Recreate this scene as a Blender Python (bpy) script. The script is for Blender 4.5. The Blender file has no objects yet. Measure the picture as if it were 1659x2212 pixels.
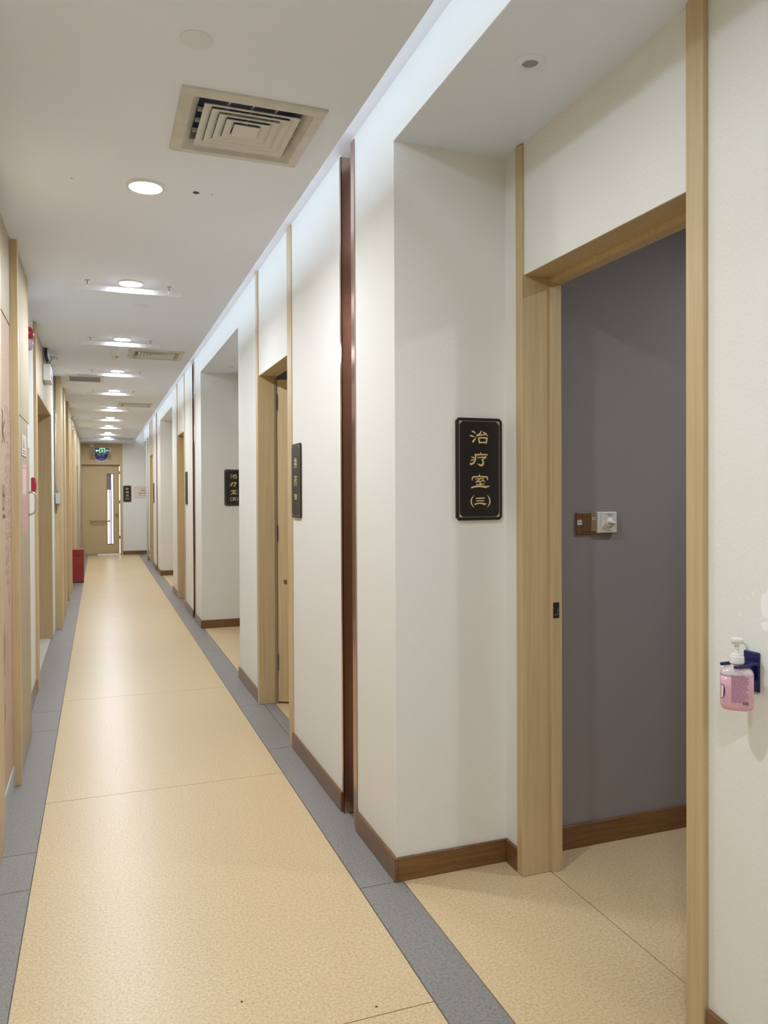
import bpy, bmesh, math, random
from mathutils import Vector, Matrix
random.seed(7)
scene = bpy.context.scene
C = scene.collection

# ------------------------------------------------------------------ camera
F_PX, CX, CAM_H = 1675.0, 829.5, 1.40
VPX, VPY, ROLL, PITCH = 213.0, 1067.5, 0.0045, 0.0095
YAW = math.atan((CX - VPX) / F_PX)
CY = VPY - ROLL * (CX - VPX) + F_PX * math.tan(PITCH)
fw = Vector((math.sin(YAW) * math.cos(PITCH), math.cos(YAW) * math.cos(PITCH), -math.sin(PITCH)))
rt = Vector((math.cos(YAW), -math.sin(YAW), 0))
up = rt.cross(fw)
cr = rt * math.cos(ROLL) - up * math.sin(ROLL)
cu = up * math.cos(ROLL) + rt * math.sin(ROLL)
cam_data = bpy.data.cameras.new('camera')
cam = bpy.data.objects.new('camera', cam_data)
C.objects.link(cam)
m = Matrix((cr, cu, -fw)).transposed().to_4x4()
m.translation = (0, 0, CAM_H)
cam.matrix_world = m
cam_data.sensor_fit = 'VERTICAL'
cam_data.sensor_height = 36.0
cam_data.lens = 36.0 * F_PX / 2212.0
cam_data.shift_y = (CY - 1106.0) / 2212.0
cam_data.clip_start = 0.02
scene.camera = cam

# ------------------------------------------------------------------ world (daylight beyond the end door), exposure
world = bpy.data.worlds.new('daylight')
scene.world = world
world.use_nodes = True
world.node_tree.nodes['Background'].inputs[0].default_value = (0.86, 0.92, 1.0, 1)
world.node_tree.nodes['Background'].inputs[1].default_value = 2.6
vs = scene.view_settings
vs.view_transform = 'Standard'
vs.look = 'None'
vs.gamma = 1.0
vs.use_curve_mapping = False
vs.exposure = 0.05

DOWN_STRENGTH = 500.0      # recessed ceiling lamps
DOWN_COLOR = (0.87, 0.94, 1.04)
COVE_STRENGTH = 14.5       # LED strip in the ceiling slot
COVE_COLOR = (0.76, 0.89, 1.06)

# ------------------------------------------------------------------ materials
MATS = {}
def mat(name, col, rough=0.6, metal=0.0, spec=0.5, var=0.0, scale=(30, 30, 30), bump=0.0, detail=3.0, col2=None, coat=0.0, alpha=1.0):
    m = bpy.data.materials.new(name)
    m.use_nodes = True
    nt = m.node_tree
    b = nt.nodes['Principled BSDF']
    b.inputs['Base Color'].default_value = (*col, 1)
    b.inputs['Roughness'].default_value = rough
    b.inputs['Metallic'].default_value = metal
    b.inputs['Specular IOR Level'].default_value = spec
    b.inputs['Coat Weight'].default_value = coat
    b.inputs['Alpha'].default_value = alpha
    if var > 0 or bump > 0 or col2:
        g = nt.nodes.new('ShaderNodeNewGeometry')
        mp = nt.nodes.new('ShaderNodeMapping')
        mp.inputs['Scale'].default_value = scale
        nt.links.new(g.outputs['Position'], mp.inputs['Vector'])
        n = nt.nodes.new('ShaderNodeTexNoise')
        n.inputs['Scale'].default_value = 1.0
        n.inputs['Detail'].default_value = detail
        n.inputs['Roughness'].default_value = 0.6
        nt.links.new(mp.outputs[0], n.inputs['Vector'])
        r = nt.nodes.new('ShaderNodeValToRGB')
        c2 = col2 or tuple(max(0, c * (1 - var)) for c in col)
        c1 = tuple(min(1, c * (1 + var)) for c in col)
        r.color_ramp.elements[0].position = 0.32
        r.color_ramp.elements[1].position = 0.68
        r.color_ramp.elements[0].color = (*c2, 1)
        r.color_ramp.elements[1].color = (*c1, 1)
        nt.links.new(n.outputs['Fac'], r.inputs['Fac'])
        nt.links.new(r.outputs['Color'], b.inputs['Base Color'])
        if bump > 0:
            bp = nt.nodes.new('ShaderNodeBump')
            bp.inputs['Strength'].default_value = bump
            bp.inputs['Distance'].default_value = 0.002
            nt.links.new(n.outputs['Fac'], bp.inputs['Height'])
            nt.links.new(bp.outputs['Normal'], b.inputs['Normal'])
    MATS[name] = m
    return m

def emit(name, col, strength):
    m = bpy.data.materials.new(name)
    m.use_nodes = True
    nt = m.node_tree
    nt.nodes.remove(nt.nodes['Principled BSDF'])
    e = nt.nodes.new('ShaderNodeEmission')
    e.inputs[0].default_value = (*col, 1)
    e.inputs[1].default_value = strength
    nt.links.new(e.outputs[0], nt.nodes['Material Output'].inputs[0])
    MATS[name] = m
    return m

mat('wallpaper', (0.80, 0.79, 0.735), 0.75, var=0.05, scale=(420, 420, 130), bump=0.10, detail=2, spec=0.25)
mat('paint', (0.80, 0.855, 0.96), 0.85, spec=0.2)  # blue tint puts the cool flare cast into the colour
mat('cove_paint', (0.80, 0.80, 0.80), 0.8, spec=0.2)
mat('fabric_grey', (0.285, 0.258, 0.252), 0.9, var=0.22, scale=(260, 260, 420), bump=0.25, detail=3, spec=0.15)
mat('oak', (0.56, 0.420, 0.230), 0.42, var=0.09, scale=(75, 75, 2.4), detail=4, spec=0.4, bump=0.03)
mat('oak_light', (0.47, 0.39, 0.265), 0.55, var=0.06, scale=(60, 60, 2.2), detail=4, spec=0.2)
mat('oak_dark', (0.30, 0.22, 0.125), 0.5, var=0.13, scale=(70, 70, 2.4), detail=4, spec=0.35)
mat('skirting', (0.185, 0.088, 0.030), 0.30, var=0.22, scale=(6, 6, 130), detail=4, spec=0.5)
mat('copper', (0.52, 0.34, 0.27), 0.14, metal=1.0)
mat('copper_brushed', (0.60, 0.46, 0.40), 0.2, metal=1.0, var=0.08, scale=(900, 900, 3))
mat('mural', (0.56, 0.41, 0.32), 0.8, var=0.20, scale=(120, 120, 120), detail=5, bump=0.15, spec=0.2)
mat('ink', (0.16, 0.11, 0.10), 0.8)
mat('ink_faded', (0.33, 0.24, 0.20), 0.8)
mat('ink_white', (0.66, 0.58, 0.50), 0.8)
mat('marble', (0.62, 0.56, 0.50), 0.3, var=0.08, scale=(9, 9, 9))
mat('plate_black', (0.018, 0.016, 0.016), 0.38, spec=0.4)
mat('gold', (0.74, 0.57, 0.28), 0.42, metal=0.1)
mat('gold_thin', (0.46, 0.38, 0.26), 0.45, metal=0.1)
mat('white_plastic', (0.78, 0.78, 0.76), 0.4)
mat('vent_white', (0.66, 0.65, 0.61), 0.45)
mat('vent_frame', (0.60, 0.58, 0.53), 0.5, var=0.08, scale=(14, 14, 14))
mat('plenum', (0.34, 0.40, 0.56), 0.8)
mat('grey_grille', (0.30, 0.30, 0.32), 0.6)
mat('speaker_face', (0.74, 0.78, 0.86), 0.7)
mat('dark', (0.02, 0.02, 0.022), 0.5)
mat('exit_panel', (0.012, 0.05, 0.035), 0.5)
mat('hole_dark', (0.05, 0.06, 0.10), 0.6)
mat('red', (0.30, 0.025, 0.025), 0.40, var=0.12, scale=(8, 8, 8))
mat('red_alarm', (0.36, 0.012, 0.028), 0.3)
mat('lamp_lens', (0.66, 0.67, 0.70), 0.15, spec=0.7)
mat('clear_lens', (0.45, 0.36, 0.40), 0.12, spec=0.8)
mat('chrome', (0.70, 0.68, 0.64), 0.12, metal=1.0)
mat('steel', (0.50, 0.51, 0.52), 0.30, metal=0.9)
mat('box_grey', (0.50, 0.51, 0.52), 0.4)
mat('navy', (0.012, 0.014, 0.10), 0.32)
mat('navy_lamp', (0.02, 0.025, 0.10), 0.4)
mat('soap', (0.72, 0.40, 0.48), 0.16, spec=0.6)
mat('soap_clear', (0.66, 0.55, 0.57), 0.2, spec=0.6)
mat('label_print', (0.33, 0.16, 0.24), 0.4)
mat('label_film', (0.66, 0.38, 0.47), 0.3)
mat('brown_plate', (0.17, 0.095, 0.045), 0.22, spec=0.6)
mat('brown_plate_light', (0.30, 0.20, 0.11), 0.25, spec=0.6)
mat('dial_white', (0.70, 0.68, 0.62), 0.35)
mat('sticker_white', (0.70, 0.70, 0.68), 0.5)
mat('sticker_red', (0.55, 0.08, 0.06), 0.5)
mat('pink_sticker', (0.72, 0.36, 0.36), 0.4)
mat('pink_pale', (0.80, 0.55, 0.55), 0.4)
mat('sign_white', (0.90, 0.90, 0.94), 0.5)
mat('cream_sign', (0.78, 0.66, 0.54), 0.45)
mat('brown_print', (0.16, 0.09, 0.06), 0.6)
mat('blue_sign', (0.055, 0.065, 0.48), 0.4)
mat('plaster', (0.93, 0.91, 0.90), 0.85)
mat('wall_scuff', (0.53, 0.50, 0.43), 0.8)
mat('seam_dark', (0.17, 0.13, 0.075), 0.7)
mat('frosted', (0.55, 0.55, 0.56), 0.5)
emit('lamp_glow', DOWN_COLOR, DOWN_STRENGTH)
emit('cove_glow', COVE_COLOR, COVE_STRENGTH)
emit('exit_green', (0.28, 0.95, 0.45), 1.1)
emit('exit_white', (0.62, 1.0, 0.75), 1.2)

def floor_mat(name, col, dark, light, rough):
    m = bpy.data.materials.new(name)
    m.use_nodes = True
    nt = m.node_tree
    b = nt.nodes['Principled BSDF']
    b.inputs['Roughness'].default_value = rough
    b.inputs['Specular IOR Level'].default_value = 0.40
    g = nt.nodes.new('ShaderNodeNewGeometry')
    def noise(sc, det):
        n = nt.nodes.new('ShaderNodeTexNoise')
        n.inputs['Scale'].default_value = sc
        n.inputs['Detail'].default_value = det
        nt.links.new(g.outputs['Position'], n.inputs['Vector'])
        return n
    n1 = noise(120, 4)
    r = nt.nodes.new('ShaderNodeValToRGB')
    r.color_ramp.elements[0].position = 0.30; r.color_ramp.elements[0].color = (*dark, 1)
    r.color_ramp.elements[1].position = 0.72; r.color_ramp.elements[1].color = (*light, 1)
    e = r.color_ramp.elements.new(0.48); e.color = (*col, 1)
    nt.links.new(n1.outputs['Fac'], r.inputs['Fac'])
    nt.links.new(r.outputs['Color'], b.inputs['Base Color'])
    n3 = noise(17, 3)
    bp = nt.nodes.new('ShaderNodeBump')
    bp.inputs['Strength'].default_value = 0.16
    bp.inputs['Distance'].default_value = 0.005
    nt.links.new(n3.outputs['Fac'], bp.inputs['Height'])
    nt.links.new(bp.outputs['Normal'], b.inputs['Normal'])
    MATS[name] = m
floor_mat('lino_beige', (0.635, 0.475, 0.27), (0.52, 0.38, 0.20), (0.72, 0.575, 0.36), 0.325)
floor_mat('lino_grey', (0.25, 0.235, 0.218), (0.178, 0.166, 0.155), (0.305, 0.29, 0.272), 0.36)

def clear_mat():
    m = bpy.data.materials.new('acrylic')
    m.use_nodes = True
    nt = m.node_tree
    b = nt.nodes['Principled BSDF']
    b.inputs['Base Color'].default_value = (0.85, 0.85, 0.86, 1)
    b.inputs['Roughness'].default_value = 0.18
    t = nt.nodes.new('ShaderNodeBsdfTransparent')
    mx = nt.nodes.new('ShaderNodeMixShader')
    mx.inputs[0].default_value = 0.10
    nt.links.new(t.outputs[0], mx.inputs[1])
    nt.links.new(b.outputs[0], mx.inputs[2])
    nt.links.new(mx.outputs[0], nt.nodes['Material Output'].inputs[0])
    MATS['acrylic'] = m
    m = bpy.data.materials.new('door_glass')
    m.use_nodes = True
    nt = m.node_tree
    nt.nodes.remove(nt.nodes['Principled BSDF'])
    t = nt.nodes.new('ShaderNodeBsdfTransparent')
    t.inputs[0].default_value = (0.93, 0.93, 0.95, 1)
    gl = nt.nodes.new('ShaderNodeBsdfGlossy')
    gl.inputs['Roughness'].default_value = 0.05
    mx = nt.nodes.new('ShaderNodeMixShader')
    mx.inputs[0].default_value = 0.06
    nt.links.new(t.outputs[0], mx.inputs[1]); nt.links.new(gl.outputs[0], mx.inputs[2])
    nt.links.new(mx.outputs[0], nt.nodes['Material Output'].inputs[0])
    MATS['door_glass'] = m
clear_mat()

# ------------------------------------------------------------------ builders (all coordinates are world metres)
ORG = {}
def tag(o, label, cat=None, group=None, kind=None):
    o['label'] = label
    if cat: o['category'] = cat
    if group: o['group'] = group
    if kind: o['kind'] = kind
    return o

def empty(name, loc, label, cat, group=None, kind=None):
    o = bpy.data.objects.new(name, None)
    o.empty_display_size = 0.1
    o.location = loc
    C.objects.link(o)
    ORG[o.name] = Vector(loc)
    return tag(o, label, cat, group, kind)

def link(name, bm, material, parent=None, smooth=False, origin=None):
    bmesh.ops.recalc_face_normals(bm, faces=bm.faces[:])
    if parent is not None:
        base = ORG[parent.name]
    elif origin is not None:
        base = Vector(origin)
    else:
        xs = [v.co.x for v in bm.verts]; ys = [v.co.y for v in bm.verts]; zs = [v.co.z for v in bm.verts]
        base = Vector(((min(xs) + max(xs)) / 2, (min(ys) + max(ys)) / 2, min(zs)))
    bmesh.ops.translate(bm, verts=bm.verts[:], vec=-base)
    me = bpy.data.meshes.new(name)
    bm.to_mesh(me); bm.free()
    if smooth:
        for p in me.polygons: p.use_smooth = True
    mats = material if isinstance(material, (list, tuple)) else [material]
    for k in mats: me.materials.append(MATS[k])
    o = bpy.data.objects.new(name, me)
    C.objects.link(o)
    if parent is not None:
        o.parent = parent
        ORG[o.name] = base
    else:
        o.location = base
        ORG[o.name] = base
    return o

def add_box(bm, x0, x1, y0, y1, z0, z1, bevel=0.0, seg=1):
    vs = [bm.verts.new(p) for p in ((x0, y0, z0), (x1, y0, z0), (x1, y1, z0), (x0, y1, z0), (x0, y0, z1), (x1, y0, z1), (x1, y1, z1), (x0, y1, z1))]
    fs = [bm.faces.new([vs[i] for i in f]) for f in ((3, 2, 1, 0), (4, 5, 6, 7), (0, 1, 5, 4), (1, 2, 6, 5), (2, 3, 7, 6), (3, 0, 4, 7))]
    if bevel > 0:
        es = list({e for f in fs for e in f.edges})
        bmesh.ops.bevel(bm, geom=es, offset=bevel, segments=seg, affect='EDGES', profile=0.5)
    return bm

def box(name, x0, x1, y0, y1, z0, z1, material, parent=None, bevel=0.0, seg=1):
    return link(name, add_box(bmesh.new(), x0, x1, y0, y1, z0, z1, bevel, seg), material, parent)

def basis(axis):
    a = Vector(axis).normalized()
    t = Vector((0, 0, 1)) if abs(a.z) < 0.9 else Vector((1, 0, 0))
    u = a.cross(t).normalized()
    return a, u, a.cross(u).normalized()

def add_lathe(bm, center, axis, prof, n=28, cap0=True, cap1=True, sx=1.0, sy=1.0):
    """prof: list of (r, h) along axis"""
    a, u, w = basis(axis)
    c = Vector(center)
    rings = []
    for r, h in prof:
        rings.append([bm.verts.new(c + a * h + (u * math.cos(2 * math.pi * i / n) * sx + w * math.sin(2 * math.pi * i / n) * sy) * max(r, 1e-5)) for i in range(n)])
    for A, B in zip(rings, rings[1:]):
        for i in range(n):
            bm.faces.new((A[i], A[(i + 1) % n], B[(i + 1) % n], B[i]))
    if cap0: bm.faces.new(rings[0][::-1])
    if cap1: bm.faces.new(rings[-1])
    return bm

def lathe(name, center, axis, prof, material, parent=None, n=28, smooth=True, **k):
    return link(name, add_lathe(bmesh.new(), center, axis, prof, n, **k), material, parent, smooth)

def add_tube(bm, pts, r, n=10):
    pts = [Vector(p) for p in pts]
    rings = []
    prev_u = None
    for i, p in enumerate(pts):
        d = (pts[min(i + 1, len(pts) - 1)] - pts[max(i - 1, 0)]).normalized()
        if prev_u is None:
            _, u, w = basis(d)
        else:
            u = (prev_u - d * prev_u.dot(d)).normalized()
            w = d.cross(u)
        prev_u = u
        rings.append([bm.verts.new(p + (u * math.cos(2 * math.pi * k / n) + w * math.sin(2 * math.pi * k / n)) * r) for k in range(n)])
    for A, B in zip(rings, rings[1:]):
        for k in range(n):
            bm.faces.new((A[k], A[(k + 1) % n], B[(k + 1) % n], B[k]))
    bm.faces.new(rings[0][::-1]); bm.faces.new(rings[-1])
    return bm

def tube(name, pts, r, material, parent=None, n=10):
    return link(name, add_tube(bmesh.new(), pts, r, n), material, parent, True)

# frames for flat print: (right, up, outward)
FR_NY = (Vector((1, 0, 0)), Vector((0, 0, 1)), Vector((0, -1, 0)))    # faces -Y
FR_NX = (Vector((0, -1, 0)), Vector((0, 0, 1)), Vector((-1, 0, 0)))   # faces -X (right wall)
FR_PX = (Vector((0, 1, 0)), Vector((0, 0, 1)), Vector((1, 0, 0)))     # faces +X (left wall)

def add_poly(bm, frame, c, pts, depth):
    """extruded flat outline; pts in (right, up) metres around c"""
    r, u, o = frame
    c = Vector(c)
    A = [bm.verts.new(c + r * a + u * b) for a, b in pts]
    B = [bm.verts.new(c + r * a + u * b + o * depth) for a, b in pts]
    n = len(pts)
    bm.faces.new(A[::-1]); bm.faces.new(B)
    for i in range(n):
        bm.faces.new((A[i], A[(i + 1) % n], B[(i + 1) % n], B[i]))
    return bm

def poly(name, frame, c, pts, depth, material, parent=None):
    return link(name, add_poly(bmesh.new(), frame, c, pts, depth), material, parent)

def rrect(w, h, cut, n=1):
    if n == 1:
        return [(-w/2 + cut, -h/2), (w/2 - cut, -h/2), (w/2, -h/2 + cut), (w/2, h/2 - cut), (w/2 - cut, h/2), (-w/2 + cut, h/2), (-w/2, h/2 - cut), (-w/2, -h/2 + cut)]
    out = []
    for (sx, sy, a0) in ((1, -1, -90), (1, 1, 0), (-1, 1, 90), (-1, -1, 180)):
        for i in range(n + 1):
            a = math.radians(a0 + 90 * i / n)
            out.append((sx * (w/2 - cut) + cut * math.cos(a), sy * (h/2 - cut) + cut * math.sin(a)))
    return out

def text(name, s, frame, c, size, material, parent, wide=1.0, bold=0.0, depth=0.0008):
    cu_ = bpy.data.curves.new('t', 'FONT')
    cu_.body = s
    cu_.align_x = 'CENTER'; cu_.align_y = 'CENTER'
    cu_.size = 1.0
    cu_.offset = bold
    cu_.resolution_u = 3
    ob = bpy.data.objects.new('t', cu_)
    C.objects.link(ob)
    dg = bpy.context.evaluated_depsgraph_get()
    dg.update()
    me = bpy.data.meshes.new_from_object(ob.evaluated_get(dg))
    bpy.data.objects.remove(ob)
    bpy.data.curves.remove(cu_)
    r, u, o = frame
    bm = bmesh.new(); bm.from_mesh(me); bpy.data.meshes.remove(me)
    if bm.verts:
        xs = [v.co.x for v in bm.verts]; ys = [v.co.y for v in bm.verts]
        mx, my = (min(xs) + max(xs)) / 2, (min(ys) + max(ys)) / 2
        base = ORG[parent.name]
        for v in bm.verts:
            p = Vector(c) + r * ((v.co.x - mx) * size * wide) + u * ((v.co.y - my) * size) + o * depth
            v.co = p - base
    mesh = bpy.data.meshes.new(name)
    bm.to_mesh(mesh); bm.free()
    mesh.materials.append(MATS[material])
    ob = bpy.data.objects.new(name, mesh)
    C.objects.link(ob)
    ob.parent = parent
    ORG[ob.name] = ORG[parent.name]
    return ob

def slab_holes(x0, x1, y0, y1, z0, z1, holes):
    bm = bmesh.new()
    X = sorted({x0, x1, *[h[0] for h in holes], *[h[1] for h in holes]})
    Y = sorted({y0, y1, *[h[2] for h in holes], *[h[3] for h in holes]})
    def solid(i, j):
        if i < 0 or j < 0 or i >= len(X) - 1 or j >= len(Y) - 1: return False
        cx, cy = (X[i] + X[i+1]) / 2, (Y[j] + Y[j+1]) / 2
        return not any(h[0] < cx < h[1] and h[2] < cy < h[3] for h in holes)
    def q(*p): bm.faces.new([bm.verts.new(k) for k in p])
    for i in range(len(X) - 1):
        for j in range(len(Y) - 1):
            if not solid(i, j): continue
            a, b, c, d = X[i], X[i+1], Y[j], Y[j+1]
            q((a, c, z0), (a, d, z0), (b, d, z0), (b, c, z0))
            q((a, c, z1), (b, c, z1), (b, d, z1), (a, d, z1))
            if not solid(i - 1, j): q((a, c, z0), (a, c, z1), (a, d, z1), (a, d, z0))
            if not solid(i + 1, j): q((b, c, z0), (b, d, z0), (b, d, z1), (b, c, z1))
            if not solid(i, j - 1): q((a, c, z0), (b, c, z0), (b, c, z1), (a, c, z1))
            if not solid(i, j + 1): q((a, d, z0), (a, d, z1), (b, d, z1), (b, d, z0))
    bmesh.ops.remove_doubles(bm, verts=bm.verts[:], dist=1e-5)
    return bm

# ------------------------------------------------------------------ dimensions
XR = 1.00          # face of the right corridor wall
XA = 1.45          # back face of the alcoves
XL = -0.37         # wood faces on the left
XLR = -0.425       # recessed faces on the left
ZC = 2.62          # corridor ceiling
ZT = 2.87          # top of the light slot
ZA = 2.66          # alcove ceiling
XE = 0.79          # edge of the corridor ceiling
YB, YE = -4.0, 18.9
BB = 0.085         # skirting height
OFF = [0.0, 5.6, 11.2]
OFF_COP = [0.0, 5.68, 11.5]
OFF_DOOR = [0.0, 5.6, 11.55]

# ------------------------------------------------------------------ floor
floor = box('floor', -1.3, 4.3, YB - 0.2, YE + 0.6, -0.15, -0.004, 'seam_dark')
tag(floor, 'sheet vinyl floor, speckled beige centre with grey borders along both walls', 'floor', kind='structure')
def sheet(x0, x1, y0, y1, k):
    g = 0.0019
    return box('floor_sheet', x0 + g, x1 - g, y0 + g, y1 - g, -0.004, 0.0, k, floor)
ys = [YB, -1.75, 0.09, 1.945, 3.815, 5.66, 7.5, 9.35, 11.2, 13.05, 14.9, 16.75, YE - 0.02]
for a, b in zip(ys, ys[1:]): sheet(-0.237, 0.857, a, b, 'lino_beige')
ys = [YB, -2.0, 0.30, 2.595, 4.188, 5.10, 7.0, 8.2, 9.79, 10.70, 12.6, 13.8, 15.4, 17.1, YE]
for a, b in zip(ys, ys[1:]): sheet(0.857, 1.02, a, b, 'lino_grey')
ys = [YB, -1.2, 1.2, 3.0, 3.305, 4.985, 5.423, 8.0, 10.6, 13.2, 15.8, YE]
for a, b in zip(ys, ys[1:]): sheet(-0.46, -0.237, a, b, 'lino_grey')
for k, o in enumerate(OFF):
    sheet(1.02, 1.557, 0.25 + o, 2.65 + o, 'lino_beige')
sheet(1.02, 1.557, 17.1, YE, 'lino_beige')
sheet(1.557, 4.2, -0.6, 2.65, 'lino_beige')
for o in OFF_DOOR:
    sheet(1.02, 1.095, 4.2 + o, 5.16 + o, 'lino_grey')
    sheet(1.095, 2.3, 4.2 + o, 5.16 + o, 'lino_beige')
for a, b in ((6.1, 6.72), (6.72, 8.15)):
    box('threshold_slab', -1.2, -0.445, a + 0.002, b - 0.002, -0.004, 0.006, 'marble', floor)

# ------------------------------------------------------------------ ceiling
LIGHT_Y = [-3.1, -1.55, 0.05, 1.62, 3.22, 4.72, 6.44, 8.12, 9.66, 11.55, 13.1, 14.65, 16.3, 17.6]
LIGHT_X = 0.184
VENTS = [(0.47, 2.61), (0.48, 7.075), (0.48, 11.14), (0.50, 17.95)]
VH = 0.188
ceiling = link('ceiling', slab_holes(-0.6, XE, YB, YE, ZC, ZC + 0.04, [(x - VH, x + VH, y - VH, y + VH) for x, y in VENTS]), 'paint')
tag(ceiling, 'flat pale grey-white corridor ceiling running to the end wall', 'ceiling', kind='structure')
box('slot_back', 0.702, 0.708, YB, YE, ZC + 0.04, ZT, 'cove_paint', ceiling)
box('slot_lip', XE - 0.012, XE, YB, YE, ZC + 0.04, ZC + 0.055, 'cove_paint', ceiling)
box('slot_top', 0.70, 1.13, YB, YE, ZT, ZT + 0.03, 'cove_paint', ceiling)
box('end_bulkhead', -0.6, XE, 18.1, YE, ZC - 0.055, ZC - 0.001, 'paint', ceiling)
seal_slab = box('ceiling', -1.35, 4.35, YB - 0.2, YE + 0.3, 3.0, 3.1, 'paint')  # unseen slab added to stop world light leaking in from above
tag(seal_slab, 'added unseen slab above the ceilings that keeps daylight out', 'ceiling', kind='structure')
strip = box('cove_led_strip', 0.709, 0.719, YB + 0.05, YE - 0.05, ZC + 0.112, ZC + 0.124, 'cove_glow')
tag(strip, 'cool white LED strip hidden in the ceiling slot along the right wall', 'light')

# ------------------------------------------------------------------ right wall
wall_r = empty('wall_right', (XR, 7.4, 0), 'right corridor wall of off-white woven wallpaper with recessed alcoves', 'wall', kind='structure')
def wpanel(x0, x1, y0, y1, z0, z1, k='wallpaper', name='wall_panel', b=0.0): return box(name, x0, x1, y0, y1, z0, z1, k, wall_r, b)
wpanel(XR, XR + 0.14, YB, 0.30, 0, ZT)
for k, o in enumerate(OFF):
    oc, od = OFF_COP[k], OFF_DOOR[k]
    wpanel(XR, XR + 0.12, 2.60 + o, 3.085 + oc, 0, ZT)                          # pier between alcove and copper channel
    wpanel(XR + 0.062, XR + 0.12, 3.085 + oc, 3.235 + oc, 0, ZT, 'wallpaper', 'channel_wall')
    wpanel(XR, XR + 0.12, 3.235 + oc, 4.158 + od, 0, ZT)                        # panel beside the door
    wpanel(XR, XR + 0.12, 4.26 + od, 5.10 + od, 2.178, ZT, 'oak_light' if k == 2 else 'wallpaper', 'lintel_panel')
    y1 = 5.90 + o if k < 2 else 17.12
    wpanel(XR, XR + 0.12, 5.163 + od, y1, 0, ZT)
    # alcove ending at 2.60+o
    wpanel(XR, XR + 0.12, 0.30 + o, 2.60 + o, ZA, ZT, 'wallpaper', 'header_panel')
    wpanel(XR + 0.12, XA + 0.15, 2.60 + o, 2.72 + o, 0, ZA + 0.1, 'wallpaper', 'alcove_side_wall')
    wpanel(XR + 0.12, XA + 0.15, 0.18 + o, 0.30 + o, 0, ZA + 0.1, 'wallpaper', 'alcove_side_wall')
    wpanel(XA, XA + 0.15, 2.504 + o, 2.60 + o, 0, ZA, 'wallpaper', 'alcove_back_wall')
    wpanel(XA, XA + 0.15, 1.621 + o, 2.471 + o, 2.186, ZA, 'wallpaper', 'lintel_panel')
    wpanel(XA, XA + 0.15, 0.30 + o, 1.562 + o, 0, ZA, 'wallpaper', 'alcove_back_wall')
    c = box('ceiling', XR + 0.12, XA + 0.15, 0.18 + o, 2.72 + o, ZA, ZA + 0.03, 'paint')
    tag(c, ['pale lower ceiling over the nearest alcove with its unlit spotlight', 'pale lower ceiling over the middle alcove', 'pale lower ceiling over the far alcove'][k], 'ceiling', kind='structure')
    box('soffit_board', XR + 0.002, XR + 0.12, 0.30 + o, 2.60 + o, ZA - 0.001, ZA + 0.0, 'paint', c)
# last alcove at the end of the corridor
wpanel(XR, XR + 0.12, 17.12, YE, ZC - 0.02, ZT, 'wallpaper', 'header_panel')
wpanel(XA, XA + 0.15, 17.0, YE, 0, ZA, 'wallpaper', 'alcove_back_wall')
wpanel(XR + 0.12, XA + 0.15, 17.0, 17.12, 0, ZA + 0.1, 'wallpaper', 'alcove_side_wall')
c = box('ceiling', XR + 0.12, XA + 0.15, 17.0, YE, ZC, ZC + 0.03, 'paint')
tag(c, 'pale lower ceiling beside the end door', 'ceiling', kind='structure')

# peeling paint beside the dispenser
def blob(cy, cz, pts): return [(p[0], p[1]) for p in pts]
random.seed(3)
def ragged(rx, rz, n=14, j=0.25):
    return [((1 + random.uniform(-j, j)) * rx * math.cos(2 * math.pi * i / n), (1 + random.uniform(-j, j)) * rz * math.sin(2 * math.pi * i / n)) for i in range(n)]
poly('peeled_patch', FR_NX, (XA, 1.376, 1.135), ragged(0.016, 0.034), 0.0006, 'plaster', wall_r)
poly('peeled_patch', FR_NX, (XA, 1.381, 1.088), ragged(0.012, 0.010), 0.0006, 'plaster', wall_r)
for dy, dz, a in ((1.43, 1.146, 0.3), (1.409, 1.165, -0.2), (1.417, 1.158, 1.3), (1.458, 1.142, .2), (1.459, 1.105, .3), (1.454, 1.111, -.4), (1.456, 1.10, .5)):
    L = random.uniform(0.004, 0.007)
    poly('peeled_fleck', FR_NX, (XA, dy, dz), [(-0.0008, -L), (0.0012, -L * 0.6), (0.0006 + a * 0.004, L), (-0.0012, L * 0.4)], 0.0005, 'plaster', wall_r)
for (dy, dz, L) in ((1.474, 0.806, 0.006), (1.395, 0.56, 0.012)):
    poly('scuff', FR_NX, (XA, dy, dz), [(-L * .5, 0.001), (L * .5, -0.0012), (L * .5, -0.0004), (-L * .5, 0.0018)], 0.0003, 'wall_scuff', wall_r)

# ------------------------------------------------------------------ skirting
bb_r = empty('baseboard_right', (XR, 7.4, 0), 'dark brown skirting along the right wall and around the alcoves', 'baseboard', kind='structure')
def bb(x0, x1, y0, y1, parent, h=BB): return box('skirting_board', x0, x1, y0, y1, 0.0, h, 'skirting', parent, 0.0015)
T = 0.012
for k, o in enumerate(OFF):
    oc, od = OFF_COP[k], OFF_DOOR[k]
    bb(XR - T, XR, 2.588 + o, 3.047 + oc, bb_r)
    bb(XR - T, XR, 3.252 + oc, 4.165 + od, bb_r)
    bb(XR - T, XR, 5.163 + od, 5.90 + o if k < 2 else 17.12, bb_r)
    bb(XR, XA - T, 2.588 + o, 2.60 + o, bb_r)
    bb(XA - T, XA, 2.504 + o, 2.60 + o, bb_r)
    bb(XA - T, XA, 0.30 + o, 1.555 + o, bb_r)
bb(XR - T, XR, YB, 0.30, bb_r)
bb_e = empty('baseboard_end', (1.0, YE, 0), 'brown skirting under the white part of the end wall', 'baseboard', kind='structure')
bb(0.525, XA, YE - T, YE, bb_e)

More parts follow.
